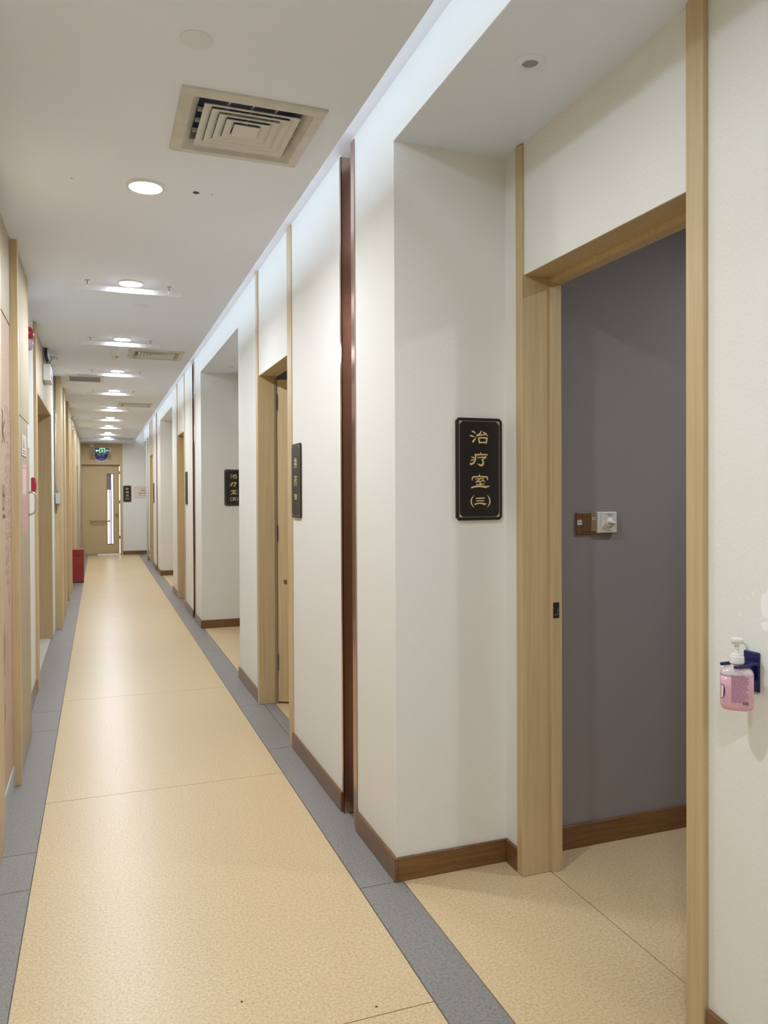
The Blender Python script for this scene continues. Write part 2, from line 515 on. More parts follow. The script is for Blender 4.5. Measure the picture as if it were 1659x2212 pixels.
# ------------------------------------------------------------------ copper channels
CH = ['rose-copper metal channel in the wall beside the nearest alcove', 'rose-copper metal channel between the middle alcove and the second corridor door', 'thin rose-copper channel between the far alcove and the far corridor door']
for k, oc in enumerate(OFF_COP):
    t = empty('trim_%d' % (k + 1), (XR, 3.16 + oc, 0), CH[k], 'trim', kind='structure')
    z1 = ZT - 0.012
    box('channel_back', XR + 0.058, XR + 0.062, 3.085 + oc, 3.235 + oc, 0, z1, 'copper_brushed', t)
    box('channel_return', XR - 0.004, XR + 0.06, 3.231 + oc, 3.235 + oc, 0, z1, 'copper_brushed', t)
    box('channel_return', XR - 0.004, XR + 0.06, 3.085 + oc, 3.089 + oc, 0, z1, 'copper_brushed', t)
    box('channel_edge', XR - 0.005, XR - 0.001, 3.047 + oc, 3.089 + oc, 0, z1, 'copper', t)
    box('channel_edge', XR - 0.005, XR - 0.001, 3.231 + oc, 3.252 + oc, 0, z1, 'copper', t)

# ------------------------------------------------------------------ corridor doors
DL = ['oak framed corridor door standing ajar beside the first copper channel', 'oak framed corridor door in its deep frame beside the middle copper channel', 'far corridor door with an oak panel above it']
for k, od in enumerate(OFF_DOOR):
    d = empty('door_%d' % (k + 1), (XR, 4.68 + od, 0), DL[k], 'door', kind='structure')
    box('casing_post', XR - 0.006, XR + 0.12, 4.158 + od, 4.26 + od, 0, ZT - 0.002, 'oak', d, 0.002)
    box('casing_post', XR - 0.010, XR + 0.12, 5.10 + od, 5.163 + od, 0, ZT - 0.002, 'oak', d, 0.002)
    box('head_jamb', XR + 0.002, XR + 0.12, 4.26 + od, 5.10 + od, 2.1765, 2.178, 'oak', d)
    box('door_stop', XR + 0.098, XR + 0.112, 5.082 + od, 5.10 + od, 0, 2.166, 'oak_dark', d)
    # leaf hinged on the far jamb
    ang = math.radians(58 if k == 0 else 4)
    hx, hy = XR + 0.115, 5.088 + od
    dx, dy = math.sin(ang), -math.cos(ang)
    nx, ny = math.cos(ang), math.sin(ang)
    def P(a, b, z): return (hx + dx * a + nx * b, hy + dy * a + ny * b, z)
    bm = bmesh.new()
    w, th = 0.83, 0.04
    A = [bm.verts.new(P(a, b, z)) for z in (0.012, 2.155) for a, b in ((0, 0), (w, 0), (w, th), (0, th))]
    for f in ((3, 2, 1, 0), (4, 5, 6, 7), (0, 1, 5, 4), (1, 2, 6, 5), (2, 3, 7, 6), (3, 0, 4, 7)): bm.faces.new([A[i] for i in f])
    leaf = link('door_leaf', bm, 'oak', d)
    if k == 0:
        bm = bmesh.new()
        c = [P(a, b, z) for z in (0.80, 0.825) for a, b in ((0.045, -0.006), (0.065, -0.006), (0.065, 0), (0.045, 0))]
        A = [bm.verts.new(p) for p in c]
        for f in ((3, 2, 1, 0), (4, 5, 6, 7), (0, 1, 5, 4), (1, 2, 6, 5), (2, 3, 7, 6), (3, 0, 4, 7)): bm.faces.new([A[i] for i in f])
        link('door_bolt', bm, 'brown_plate', leaf)
        for z in (0.22, 1.08, 1.95):
            box('hinge', XR + 0.112, XR + 0.116, 5.078, 5.086, z, z + 0.11, 'dark', d)
    # dark little room behind
    bk = empty('wall_room', (2.0, 4.68 + od, 0), ['pale store-room wall behind the first corridor door', 'pale store-room wall behind the second corridor door', 'pale store-room wall behind the far corridor door'][k], 'wall', kind='structure')
    box('room_wall', 2.3, 2.35, 4.0 + od, 5.4 + od, 0, 2.6, 'wallpaper', bk)
    box('room_wall', XR + 0.12, 2.3, 4.0 + od, 4.05 + od, 0, 2.6, 'wallpaper', bk)
    box('room_wall', XR + 0.12, 2.3, 5.40 + od, 5.44 + od, 0, 2.6, 'wallpaper', bk)
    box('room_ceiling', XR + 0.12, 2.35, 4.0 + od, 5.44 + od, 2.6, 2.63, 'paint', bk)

# ------------------------------------------------------------------ alcove doors
AL = ['wide oak door frame of the nearest alcove opening to the grey room', 'oak door in the middle alcove behind the wall corner', 'oak door in the far alcove behind the wall corner']
for k, o in enumerate(OFF):
    d = empty('door_%d' % (k + 4), (XA, 2.05 + o, 0), AL[k], 'door', kind='structure')
    box('casing_post', XA - 0.012, XA + 0.15, 2.462 + o, 2.504 + o, 0, ZA - 0.004, 'oak', d, 0.0025)
    box('casing_post', XA - 0.018, XA + 0.15, 1.560 + o, 1.621 + o, 0, ZA - 0.002, 'oak', d, 0.0025)
    box('head_jamb', XA + 0.002, XA + 0.105, 1.621 + o, 2.462 + o, 2.1845, 2.186, 'oak', d)
    box('head_stop', XA + 0.105, XA + 0.15, 1.621 + o, 2.462 + o, 2.162, 2.19, 'oak', d)
    st = box('jamb_stop', XA + 0.105, XA + 0.15, 2.452 + o, 2.463 + o, 0, 2.165, 'oak', d, 0.0015)
    if k == 0:
        sp = box('strike_plate', XA + 0.112, XA + 0.136, 2.4500, 2.4520, 0.938, 0.995, 'dark', d)
        box('strike_lip', XA + 0.117, XA + 0.131, 2.4490, 2.4500, 0.948, 0.951, 'steel', sp)
        box('strike_lip', XA + 0.129, XA + 0.131, 2.4490, 2.4500, 0.951, 0.972, 'steel', sp)
        lf = box('door_leaf', XA + 0.16, XA + 0.99, 1.575, 1.615, 0.01, 2.165, 'oak', d)
        box('door_handle', XA + 0.90, XA + 0.94, 1.615, 1.66, 0.93, 0.95, 'steel', lf)
    else:
        lf = box('door_leaf', XA + 0.06, XA + 0.10, 1.625 + o, 2.458 + o, 0.008, 2.17, 'oak', d)
        box('door_handle', XA + 0.02, XA + 0.06, 1.69 + o, 1.73 + o, 0.95, 0.97, 'steel', lf)

# grey fabric room behind the nearest alcove
wall_g = empty('wall_grey_room', (2.8, 2.6, 0), 'grey woven fabric wall of the room seen through the open doorway', 'wall', kind='structure')
box('fabric_wall', XA + 0.15, 4.2, 2.60, 2.68, 0, 2.62, 'fabric_grey', wall_g)
box('fabric_wall', 4.15, 4.2, -0.6, 2.60, 0, 2.62, 'fabric_grey', wall_g)
box('fabric_wall', XA + 0.15, 4.2, -0.66, -0.6, 0, 2.62, 'fabric_grey', wall_g)
box('fabric_wall', XA + 0.14, XA + 0.16, -0.6, 1.555, 0, 2.62, 'fabric_grey', wall_g)
box('room_ceiling', XA + 0.15, 4.2, -0.66, 2.68, 2.62, 2.65, 'paint', wall_g)

bb_g = empty('baseboard_grey_room', (2.8, 2.6, 0), 'dark brown skirting under the grey fabric wall', 'baseboard', kind='structure')
bb(XA + 0.15, 4.15, 2.588, 2.60, bb_g, 0.092)

# ------------------------------------------------------------------ left wall
wall_l = empty('wall_left', (XL, 7.4, 0), 'left corridor wall of oak panels, pilasters and pale recesses', 'wall', kind='structure')
def lbox(name, x0, x1, y0, y1, z0, z1, k, b=0.0): return box(name, x0, x1, y0, y1, z0, z1, k, wall_l, b)
lbox('wood_panel', -0.55, XL, YB, 3.24, 0, ZC, 'oak_light')
lbox('wood_post', -0.5, XL + 0.012, 3.24, 3.41, 0, ZC, 'oak', 0.002)
mur = lbox('mural_panel', -0.5, -0.392, 3.41, 4.10, 0.10, 2.20, 'mural')
lbox('wood_panel', -0.5, -0.390, 3.41, 4.10, 2.206, ZC, 'oak_light')
lbox('mural_plinth', -0.5, -0.386, 3.41, 4.10, 0, 0.10, 'box_grey')
lbox('wood_post', -0.5, XL + 0.012, 4.095, 4.15, 0, ZC, 'oak', 0.002)
# white wall with alarm devices
lbox('wall_panel', -0.55, XLR, 4.9, 5.98, 0, ZC, 'wallpaper')
lbox('wood_post', -0.55, XLR + 0.018, 5.98, 6.10, 0, ZC, 'oak', 0.002)
lbox('lintel_panel', -0.55, XLR, 6.10, 8.15, 2.175, ZC, 'oak_light')
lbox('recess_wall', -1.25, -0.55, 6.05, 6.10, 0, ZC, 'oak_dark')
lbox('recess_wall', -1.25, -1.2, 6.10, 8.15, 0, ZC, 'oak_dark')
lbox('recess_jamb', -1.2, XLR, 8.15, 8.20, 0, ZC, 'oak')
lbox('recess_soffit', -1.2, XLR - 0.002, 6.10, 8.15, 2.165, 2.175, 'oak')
lbox('wall_panel', -0.55, XLR - 0.004, 8.20, 8.70, 0, ZC, 'wallpaper')
# pilasters towards the end door
lbox('pilaster', -0.55, XL + 0.008, 8.70, 9.25, 0, ZC, 'oak', 0.002)
lbox('door_panel', -0.55, XLR, 9.25, 9.60, 0, ZC, 'oak_light')
lbox('pilaster', -0.55, XL + 0.008, 9.60, 10.0, 0, ZC, 'oak', 0.002)
lbox('door_panel', -0.55, XLR, 10.0, 10.98, 0, ZC, 'oak_light')
lbox('pilaster', -0.55, XL + 0.008, 10.98, 11.30, 0, ZC, 'oak', 0.002)
lbox('door_panel', -0.55, XLR, 11.30, 11.80, 0, ZC, 'oak_light')
lbox('pilaster', -0.55, XL + 0.004, 11.80, 12.2, 0, ZC, 'oak', 0.002)
lbox('wood_panel', -0.55, XLR, 12.2, 13.6, 0, ZC, 'oak')
lbox('pilaster', -0.55, XL, 13.6, 15.2, 0, ZC, 'oak', 0.002)
lbox('door_panel', -0.55, XL - 0.03, 15.2, 15.9, 0, 1.95, 'dark')  # near-black panel stands in for the shade of a door gap
lbox('lintel_panel', -0.55, XL - 0.006, 15.2, 15.9, 1.95, ZC, 'oak_light')
lbox('wood_panel', -0.55, XL, 15.9, YE, 0, ZC, 'oak_light')
lbox('seal_wall', -1.35, -1.25, YB, YE, 0, 3.0, 'paint')  # unseen side added to block world light on the left
bb_l = empty('baseboard_left', (XLR, 5.5, 0), 'grey-brown skirting under the white strip of the left wall', 'baseboard', kind='structure')
bb(XLR, XLR + T, 4.95, 5.98, bb_l, 0.09)

# calligraphy print on the mural panel
FM = (-0.392, 0, 0)
def mpt(y, z): return (-0.392, y, z)
for s, y, z, sz in (('永', 3.745, 1.700, 0.17), ('世', 3.735, 1.370, 0.17)):
    t_ = text('calligraphy_character', s, FR_PX, mpt(y, z), sz, 'ink', mur, wide=1.15, bold=0.015)
random.seed(11)
bm = bmesh.new()
for ci in range(5):
    y = 3.86 + ci * 0.052
    z = 1.78
    zend = (1.05, 0.98, 0.86, 1.12, 1.2)[ci]
    while z > zend:
        for s in range(5):
            yy, zz = y + random.uniform(-0.016, 0.016), z + random.uniform(-0.018, 0.018)
            if random.random() < 0.55:
                add_poly(bm, FR_PX, mpt(yy, zz), [(-0.013, -0.0016), (0.013, -0.0006), (0.013, 0.0016), (-0.013, 0.0008)], 0.0004)
            else:
                add_poly(bm, FR_PX, mpt(yy, zz), [(-0.0016, -0.014), (0.0014, -0.014), (0.0018, 0.014), (-0.0012, 0.014)], 0.0004)
        z -= 0.052
o_ = link('calligraphy_columns', bm, 'ink_faded', mur)
bm = bmesh.new()
bw = bmesh.new()
for i in range(46):
    y = random.gauss(3.735, 0.045); z = random.uniform(0.36, 0.80); L = random.uniform(0.03, 0.11); w = random.uniform(0.002, 0.008)
    add_poly(bw if (z < 0.6 and random.random() < 0.45) else bm, FR_PX, mpt(y, z), [(-w, -L), (w * 0.4, -L * 1.1), (w, L * 0.7), (0, L * 1.15), (-w * 0.8, L * 0.5)], 0.0004 + 0.00005 * (i % 7))
link('ink_painting', bm, 'ink_faded', mur)
link('ink_painting', bw, 'ink_white', mur)

# ------------------------------------------------------------------ end wall and end door
wall_e = empty('wall_end', (0.5, YE, 0), 'end wall, oak around the door and off-white on the right', 'wall', kind='structure')
box('wood_panel', -0.6, -0.355, YE, YE + 0.15, 0, 3.0, 'oak', wall_e)
box('wood_panel', -0.355, 0.465, YE, YE + 0.15, 2.075, 3.0, 'oak', wall_e)
box('wood_panel', 0.465, 0.525, YE - 0.006, YE + 0.15, 0, 3.0, 'oak', wall_e)
box('wall_panel', 0.525, 4.35, YE, YE + 0.15, 0, 3.0, 'wallpaper', wall_e)
box('seal_wall', -1.35, -0.6, YE, YE + 0.15, 0, 3.0, 'paint', wall_e)  # unseen end piece added to close out world light
wall_b = box('wall_back', -1.35, 4.35, YB - 0.15, YB, 0, 3.0, 'wallpaper')
tag(wall_b, 'off-white wall behind the photographer', 'wall', kind='structure')
wall_o = box('wall_seal', 4.3, 4.35, YB, YE, 0, 3.0, 'paint')  # added out of view to shut out world light on the right
tag(wall_o, 'added unseen wall closing the right side against daylight', 'wall', kind='structure')

d = empty('door_8', (0.05, YE + 0.06, 0), 'oak end door with a tall narrow window, push bar and daylight around its edges', 'door', kind='structure')
Y0, Y1 = YE + 0.10, YE + 0.14
LX0, LX1, GX0, GX1, GZ0, GZ1, LZ1 = -0.352, 0.451, 0.185, 0.322, 0.25, 1.865, 2.07
box('door_leaf', LX0, GX0, Y0, Y1, 0.022, LZ1, 'oak', d)
box('door_leaf', GX1, LX1, Y0, Y1, 0.022, LZ1, 'oak', d)
box('door_leaf', GX0, GX1, Y0, Y1, 0.022, GZ0, 'oak', d)
box('door_leaf', GX0, GX1, Y0, Y1, GZ1, LZ1, 'oak', d)
box('window_frame', GX0 - 0.008, GX0 + 0.006, Y0 - 0.008, Y1, GZ0 - 0.008, GZ1 + 0.008, 'brown_plate', d)
box('window_frame', GX1 - 0.006, GX1 + 0.008, Y0 - 0.008, Y1, GZ0 - 0.008, GZ1 + 0.008, 'brown_plate', d)
box('window_frame', GX0, GX1, Y0 - 0.008, Y1, GZ1 - 0.004, GZ1 + 0.008, 'brown_plate', d)
box('window_frame', GX0, GX1, Y0 - 0.008, Y1, GZ0 - 0.008, GZ0 + 0.004, 'brown_plate', d)
box('glass_pane', GX0, GX1, Y0 + 0.012, Y0 + 0.018, GZ0, GZ1, 'door_glass', d)
box('glazing_bar', GX0 + 0.046, GX0 + 0.060, Y0 - 0.004, Y1, GZ0, GZ1, 'brown_plate', d)
box('glazing_bar', GX0 + 0.074, GX0 + 0.096, Y0 - 0.004, Y1, GZ0, GZ1, 'grey_grille', d)
box('grey_backing_panel', GX0, GX0 + 0.08, Y0 + 0.02, Y1, 1.50, GZ1, 'grey_grille', d)  # grey panel added to darken the upper left of the glass
pb = box('push_bar', -0.18, 0.25, Y0 - 0.07, Y0 - 0.05, 0.765, 0.79, 'brown_plate_light', d, 0.004)
box('bar_bracket', -0.18, -0.15, Y0 - 0.055, Y0, 0.76, 0.795, 'brown_plate', pb)
box('bar_bracket', 0.20, 0.25, Y0 - 0.055, Y0, 0.76, 0.795, 'brown_plate', pb)
lathe('door_knob', (0.395, Y0, 0.93), (0, -1, 0), [(0.012, 0), (0.012, 0.03), (0.026, 0.04), (0.028, 0.055), (0.018, 0.068), (0.001, 0.07)], 'copper', d, 16)
box('frame_stop', -0.36, -0.325, Y1, Y1 + 0.02, 0, 2.10, 'oak', d)
box('frame_stop', -0.36, 0.47, Y1, Y1 + 0.02, 2.045, 2.10, 'oak', d)
box('threshold_strip', -0.36, -0.02, Y1, Y1 + 0.02, 0, 0.03, 'steel', d)
for z in (0.36, 1.18, 1.86):
    box('hinge', LX1, 0.466, Y0 + 0.004, Y1, z, z + 0.075, 'oak_dark', d)

# ------------------------------------------------------------------ plaques
def plaque(frame, c, w, h, lines, label, group=None, gold=True):
    r, u, o = frame
    c = Vector(c)
    p = empty('room_plaque', tuple(c - u * h / 2), label, 'sign', group)
    bm = add_poly(bmesh.new(), frame, c, rrect(w, h, 0.011), 0.010)
    bo = link('board', bm, 'plate_black', p)
    # thin gold border and corner ornaments, raised half a millimetre
    d0 = o * 0.0100
    iw, ih, t = w - 0.024, h - 0.024, 0.0011
    bm = bmesh.new()
    for (cx_, cy_, ww, hh) in ((0, ih/2, iw, t), (0, -ih/2, iw, t), (-iw/2, 0, t, ih), (iw/2, 0, t, ih)):
        add_poly(bm, frame, c + d0 + r * cx_ + u * cy_, [(-ww/2, -hh/2), (ww/2, -hh/2), (ww/2, hh/2), (-ww/2, hh/2)], 0.0005)
    link('border_line', bm, 'gold_thin', p)
    for sx in (-1, 1):
        for sy in (-1, 1):
            q = [(0, 0), (-sx * 0.015, 0), (-sx * 0.009, -sy * 0.004), (-sx * 0.004, -sy * 0.009), (0, -sy * 0.015)]
            if sx * sy < 0: q = q[::-1]
            poly('corner_ornament', frame, c + d0 + r * (sx * iw/2) + u * (sy * ih/2), q, 0.0006, 'gold_thin', p)
    for s, z, sz, wd in lines:
        if s in GLYPH:
            brush('lettering', s, frame, c + d0, p)
            continue
        text('lettering', s, frame, c + d0 + u * z, sz, 'gold', p, wide=wd, bold=0.008)
    return p
# brush-written characters: strokes as (points, widths) in millimetre-like units of the plaque (x right, y up from its centre)
def S(pts, *w): return ([((px - 697) / 3800.0, (1130 - py) / 4342.0) for px, py in pts], [k / 4000.0 for k in w])
GLYPH = {
 'zhi': [S([(582, 520), (612, 532), (640, 557)], 20, 24, 6), S([(552, 590), (585, 600), (622, 612)], 22, 24, 6), S([(648, 618), (620, 655), (592, 690)], 5, 24, 32),
         S([(727, 512), (705, 555), (655, 592)], 16, 24, 28), S([(655, 585), (720, 580), (790, 568)], 24, 20, 16), S([(752, 530), (795, 555), (832, 600)], 14, 24, 6),
         S([(683, 625), (690, 665), (698, 708)], 22, 24, 26), S([(680, 630), (750, 622), (818, 628)], 22, 20, 24), S([(815, 622), (810, 665), (800, 710)], 24, 24, 26), S([(695, 700), (750, 698), (803, 698)], 22, 20, 22)],
 'liao': [S([(712, 862), (720, 888)], 14, 22), S([(628, 900), (720, 895), (822, 896)], 26, 20, 22), S([(632, 892), (634, 950), (622, 1000), (590, 1040), (552, 1048)], 26, 26, 26, 30, 34),
          S([(572, 935), (612, 948)], 16, 18), S([(566, 990), (620, 968)], 22, 10), S([(668, 945), (735, 938), (800, 932)], 18, 18, 20), S([(802, 930), (775, 955), (735, 978)], 22, 20, 14),
          S([(732, 972), (752, 1000), (754, 1035), (735, 1066), (700, 1064), (662, 1040)], 16, 24, 30, 34, 24, 5)],
 'shi': [S([(692, 1218), (698, 1248)], 16, 26), S([(584, 1312), (582, 1280), (594, 1256)], 8, 22, 24), S([(590, 1258), (700, 1250), (812, 1256)], 22, 20, 22), S([(810, 1250), (822, 1280), (820, 1312)], 24, 22, 6),
         S([(632, 1290), (700, 1284), (766, 1282)], 14, 15, 14), S([(704, 1288), (675, 1315), (636, 1338)], 12, 16, 20), S([(636, 1336), (700, 1330), (762, 1318)], 18, 16, 14), S([(735, 1300), (765, 1320), (784, 1342)], 10, 18, 8),
         S([(645, 1378), (705, 1374), (772, 1372)], 15, 15, 15), S([(706, 1335), (709, 1372), (710, 1412)], 22, 22, 22), S([(570, 1428), (640, 1410), (720, 1408), (790, 1418), (858, 1402)], 26, 26, 26, 34, 8)],
 'pl': [S([(611, 1550), (578, 1595), (564, 1650), (576, 1705), (611, 1752)], 4, 18, 24, 18, 4)],
 'pr': [S([(816, 1550), (848, 1595), (860, 1650), (848, 1705), (816, 1752)], 4, 18, 24, 18, 4)],
 'san': [S([(640, 1604), (705, 1600), (772, 1598)], 18, 18, 20), S([(648, 1646), (705, 1644), (765, 1640)], 16, 16, 16), S([(618, 1700), (670, 1686), (735, 1684), (770, 1698), (802, 1688)], 22, 18, 20, 30, 8)],
 'wu': [S([(632, 1588), (705, 1585), (792, 1584)], 18, 18, 18), S([(712, 1588), (700, 1640), (684, 1698)], 18, 18, 18), S([(640, 1638), (700, 1634), (770, 1632)], 16, 16, 18), S([(766, 1632), (764, 1664), (758, 1698)], 18, 18, 18), S([(612, 1706), (700, 1700), (806, 1700)], 22, 20, 22)],
}
def brush(name, key, frame, c, parent, k='gold'):
    r, u, o = frame
    bm = bmesh.new()
    for si, (pts, ws) in enumerate(GLYPH[key]):
        # resample with a smooth curve, then sweep the width
        P_ = [Vector((a, b)) for a, b in pts]
        Q, Wd = [], []
        n = len(P_)
        for i in range(n - 1):
            p0, p1, p2, p3 = P_[max(i-1, 0)], P_[i], P_[i+1], P_[min(i+2, n-1)]
            for j in range(4):
                t = j / 4
                Q.append(0.5 * ((2*p1) + (p2-p0)*t + (2*p0-5*p1+4*p2-p3)*t*t + (3*p1-p0-3*p2+p3)*t**3)); Wd.append(ws[i] + (ws[i+1]-ws[i])*t)
        Q.append(P_[-1]); Wd.append(ws[-1])
        L, R_ = [], []
        for i, q in enumerate(Q):
            d_ = (Q[min(i+1, len(Q)-1)] - Q[max(i-1, 0)]).normalized()
            nn = Vector((-d_.y, d_.x)) * (Wd[i] / 2)
            L.append(q + nn); R_.append(q - nn)
        # rounded ends
        d0 = (Q[0] - Q[1]).normalized() * Wd[0] * 0.4; d1 = (Q[-1] - Q[-2]).normalized() * Wd[-1] * 0.4
        hgt = 0.0006 + 0.00004 * si
        def vert(p, h): return bm.verts.new(Vector(c) + r * p.x + u * p.y + o * h)
        Lv = [vert(p, hgt) for p in L]; Rv = [vert(p, hgt) for p in R_]
        for i in range(len(Q) - 1): bm.faces.new((Lv[i], Rv[i], Rv[i+1], Lv[i+1]))
        bm.faces.new((vert(Q[0] + d0, hgt), Rv[0], Lv[0])); bm.faces.new((vert(Q[-1] + d1, hgt), Lv[-1], Rv[-1]))
    base = ORG[parent.name]
    ob = link(name, bm, k, parent)
    return ob
plaque(FR_NY, (1.333, 2.60, 1.487), 0.190, 0.380, [(k_, 0, 0, 0) for k_ in ('zhi', 'liao', 'shi', 'pl', 'san', 'pr')], 'large black plaque with gold lettering on the nearest alcove side wall')
plaque(FR_NY, (1.333, 8.20, 1.462), 0.190, 0.380, [(k_, 0, 0, 0) for k_ in ('zhi', 'liao', 'shi', 'pl', 'wu', 'pr')], 'black plaque half hidden by the corner of the middle alcove')
plaque(FR_NX, (XR, 4.056, 1.467), 0.190, 0.395, [('换', 0.095, 0.060, 1.2), ('药', 0.0, 0.060, 1.2), ('室', -0.095, 0.060, 1.2)], 'black gold-lettered plaque on the white panel beside the ajar oak door')
plaque(FR_NX, (XR, 9.60, 1.470), 0.190, 0.390, [], 'narrow-looking dark plaque beside the second oak door frame')
plaque(FR_NX, (XR, 15.50, 1.415), 0.190, 0.380, [], 'tiny dark plaque beside the far corridor door')
plaque(FR_NY, (0.623, YE, 1.407), 0.178, 0.376, [('杂', 0.115, 0.058, 1.25), ('物', 0.035, 0.058, 1.25), ('间', -0.045, 0.058, 1.2), ('(九)', -0.115, 0.047, 1.15)], 'black plaque with gold lettering on the end wall next to the door')

# notice beside it
p = empty('notice_board', (0.955, YE, 1.31), 'cream notice with brown print on the end wall', 'sign')
c = Vector((0.955, YE, 1.449))
bo = link('board', add_poly(bmesh.new(), FR_NY, c, rrect(0.372, 0.272, 0.006), 0.008), 'cream_sign', p)
bm = bmesh.new()
for (cx_, cy_, ww, hh) in ((0, 0.126, 0.354, 0.003), (0, -0.126, 0.354, 0.003), (-0.177, 0, 0.003, 0.252), (0.177, 0, 0.003, 0.252)):
    add_poly(bm, FR_NY, c + Vector((cx_, -0.008, cy_)), [(-ww/2, -hh/2), (ww/2, -hh/2), (ww/2, hh/2), (-ww/2, hh/2)], 0.0006)
link('border_line', bm, 'gold_thin', p)
bm = bmesh.new()
pts = [c + Vector((-0.03 + 0.135 * i / 24, -0.0085, 0.083 + 0.006 * math.sin(i * 1.9) + (0.012 * math.sin((i - 18) * .5) if i > 18 else 0))) for i in range(25)]
add_tube(bm, pts, 0.0022, 5)
link('logo_script', bm, 'brown_print', p)
text('lettering', '温馨提示', FR_NY, c + Vector((0.03, -0.008, 0.030)), 0.030, 'brown_print', p, bold=0.006)
text('lettering', '请勿大声喧哗', FR_NY, c + Vector((0.045, -0.008, -0.030)), 0.044, 'brown_print', p, bold=0.008)
bm = bmesh.new()
for i in range(16):
    if i == 7: continue
    add_poly(bm, FR_NY, c + Vector((-0.075 + i * 0.0145, -0.008, -0.083)), [(-0.005, -0.006), (0.005, -0.004), (0.004, 0.006), (-0.005, 0.005)], 0.0005)
link('small_print', bm, 'brown_print', p)

# exit sign and round blue sign by the end door
p = empty('exit_sign', (0.085, 18.55, 2.30), 'green illuminated exit sign with arrow and running figure hanging before the end door', 'sign')
ec = Vector((0.085, 18.55, 2.375))
box('housing', ec.x - 0.170, ec.x + 0.170, 18.545, 18.57, 2.305, 2.445, 'steel', p, 0.003)
box('face_panel', ec.x - 0.163, ec.x + 0.163, 18.542, 18.545, 2.309, 2.441, 'exit_panel', p)
def ex(pts, k='exit_white'): return poly('pictogram', FR_NY, (ec.x, 18.542, ec.z), pts, 0.0012, k, p)
ex([(-0.145, 0), (-0.112, 0.030), (-0.112, 0.012), (-0.07, 0.012), (-0.07, -0.012), (-0.112, -0.012), (-0.112, -0.030)])
for q in ([(-0.058, -0.05), (-0.046, -0.05), (-0.046, 0.056), (-0.058, 0.056)], [(0.046, -0.05), (0.058, -0.05), (0.058, 0.056), (0.046, 0.056)], [(-0.046, 0.046), (0.046, 0.046), (0.046, 0.056), (-0.046, 0.056)]): ex(q)
ex([(-0.006 + 0.011 * math.cos(a * math.pi / 5), 0.029 + 0.011 * math.sin(a * math.pi / 5)) for a in range(10)])
ex([(-0.020, 0.012), (0.012, 0.018), (0.030, 0.0), (0.022, -0.006), (0.010, 0.004), (0.012, -0.018), (0.030, -0.040), (0.018, -0.044), (-0.002, -0.020), (-0.028, -0.044), (-0.036, -0.036), (-0.010, -0.010), (-0.006, 0.006), (-0.022, 0.002)], 'exit_green')
text('lettering', '出口', FR_NY, (ec.x + 0.107, 18.542, ec.z + 0.008), 0.040, 'exit_white', p, bold=0.006)
for xx in (-0.12, 0.12):
    tube('hanging_rod', [(ec.x + xx, 18.557, 2.448), (ec.x + xx, 18.557, ZC - 0.055)], 0.004, 'chrome', p, 8)
p = empty('round_sign', (0.066, YE, 2.147), 'round blue sign with white rim half hidden behind the exit sign', 'sign')
rc = Vector((0.066, YE, 2.310))
lathe('rim', rc, (0, -1, 0), [(0.163, 0), (0.163, 0.006)], 'white_plastic', p, 48, False)
lathe('disc', rc + Vector((0, -0.006, 0)), (0, -1, 0), [(0.148, 0), (0.148, 0.001)], 'blue_sign', p, 48, False)
text('lettering', '月子', FR_NY, rc + Vector((-0.005, -0.007, -0.008)), 0.088, 'sign_white', p, bold=0.008)
bm = bmesh.new()
for i in range(8):
    add_poly(bm, FR_NY, rc + Vector((-0.044 + i * 0.0125, -0.007, -0.102)), [(-0.005, -0.008), (0.004, -0.008), (0.004, 0.006 + 0.004 * (i % 2)), (-0.005, 0.006)], 0.0005)
link('small_print', bm, 'sign_white', p)

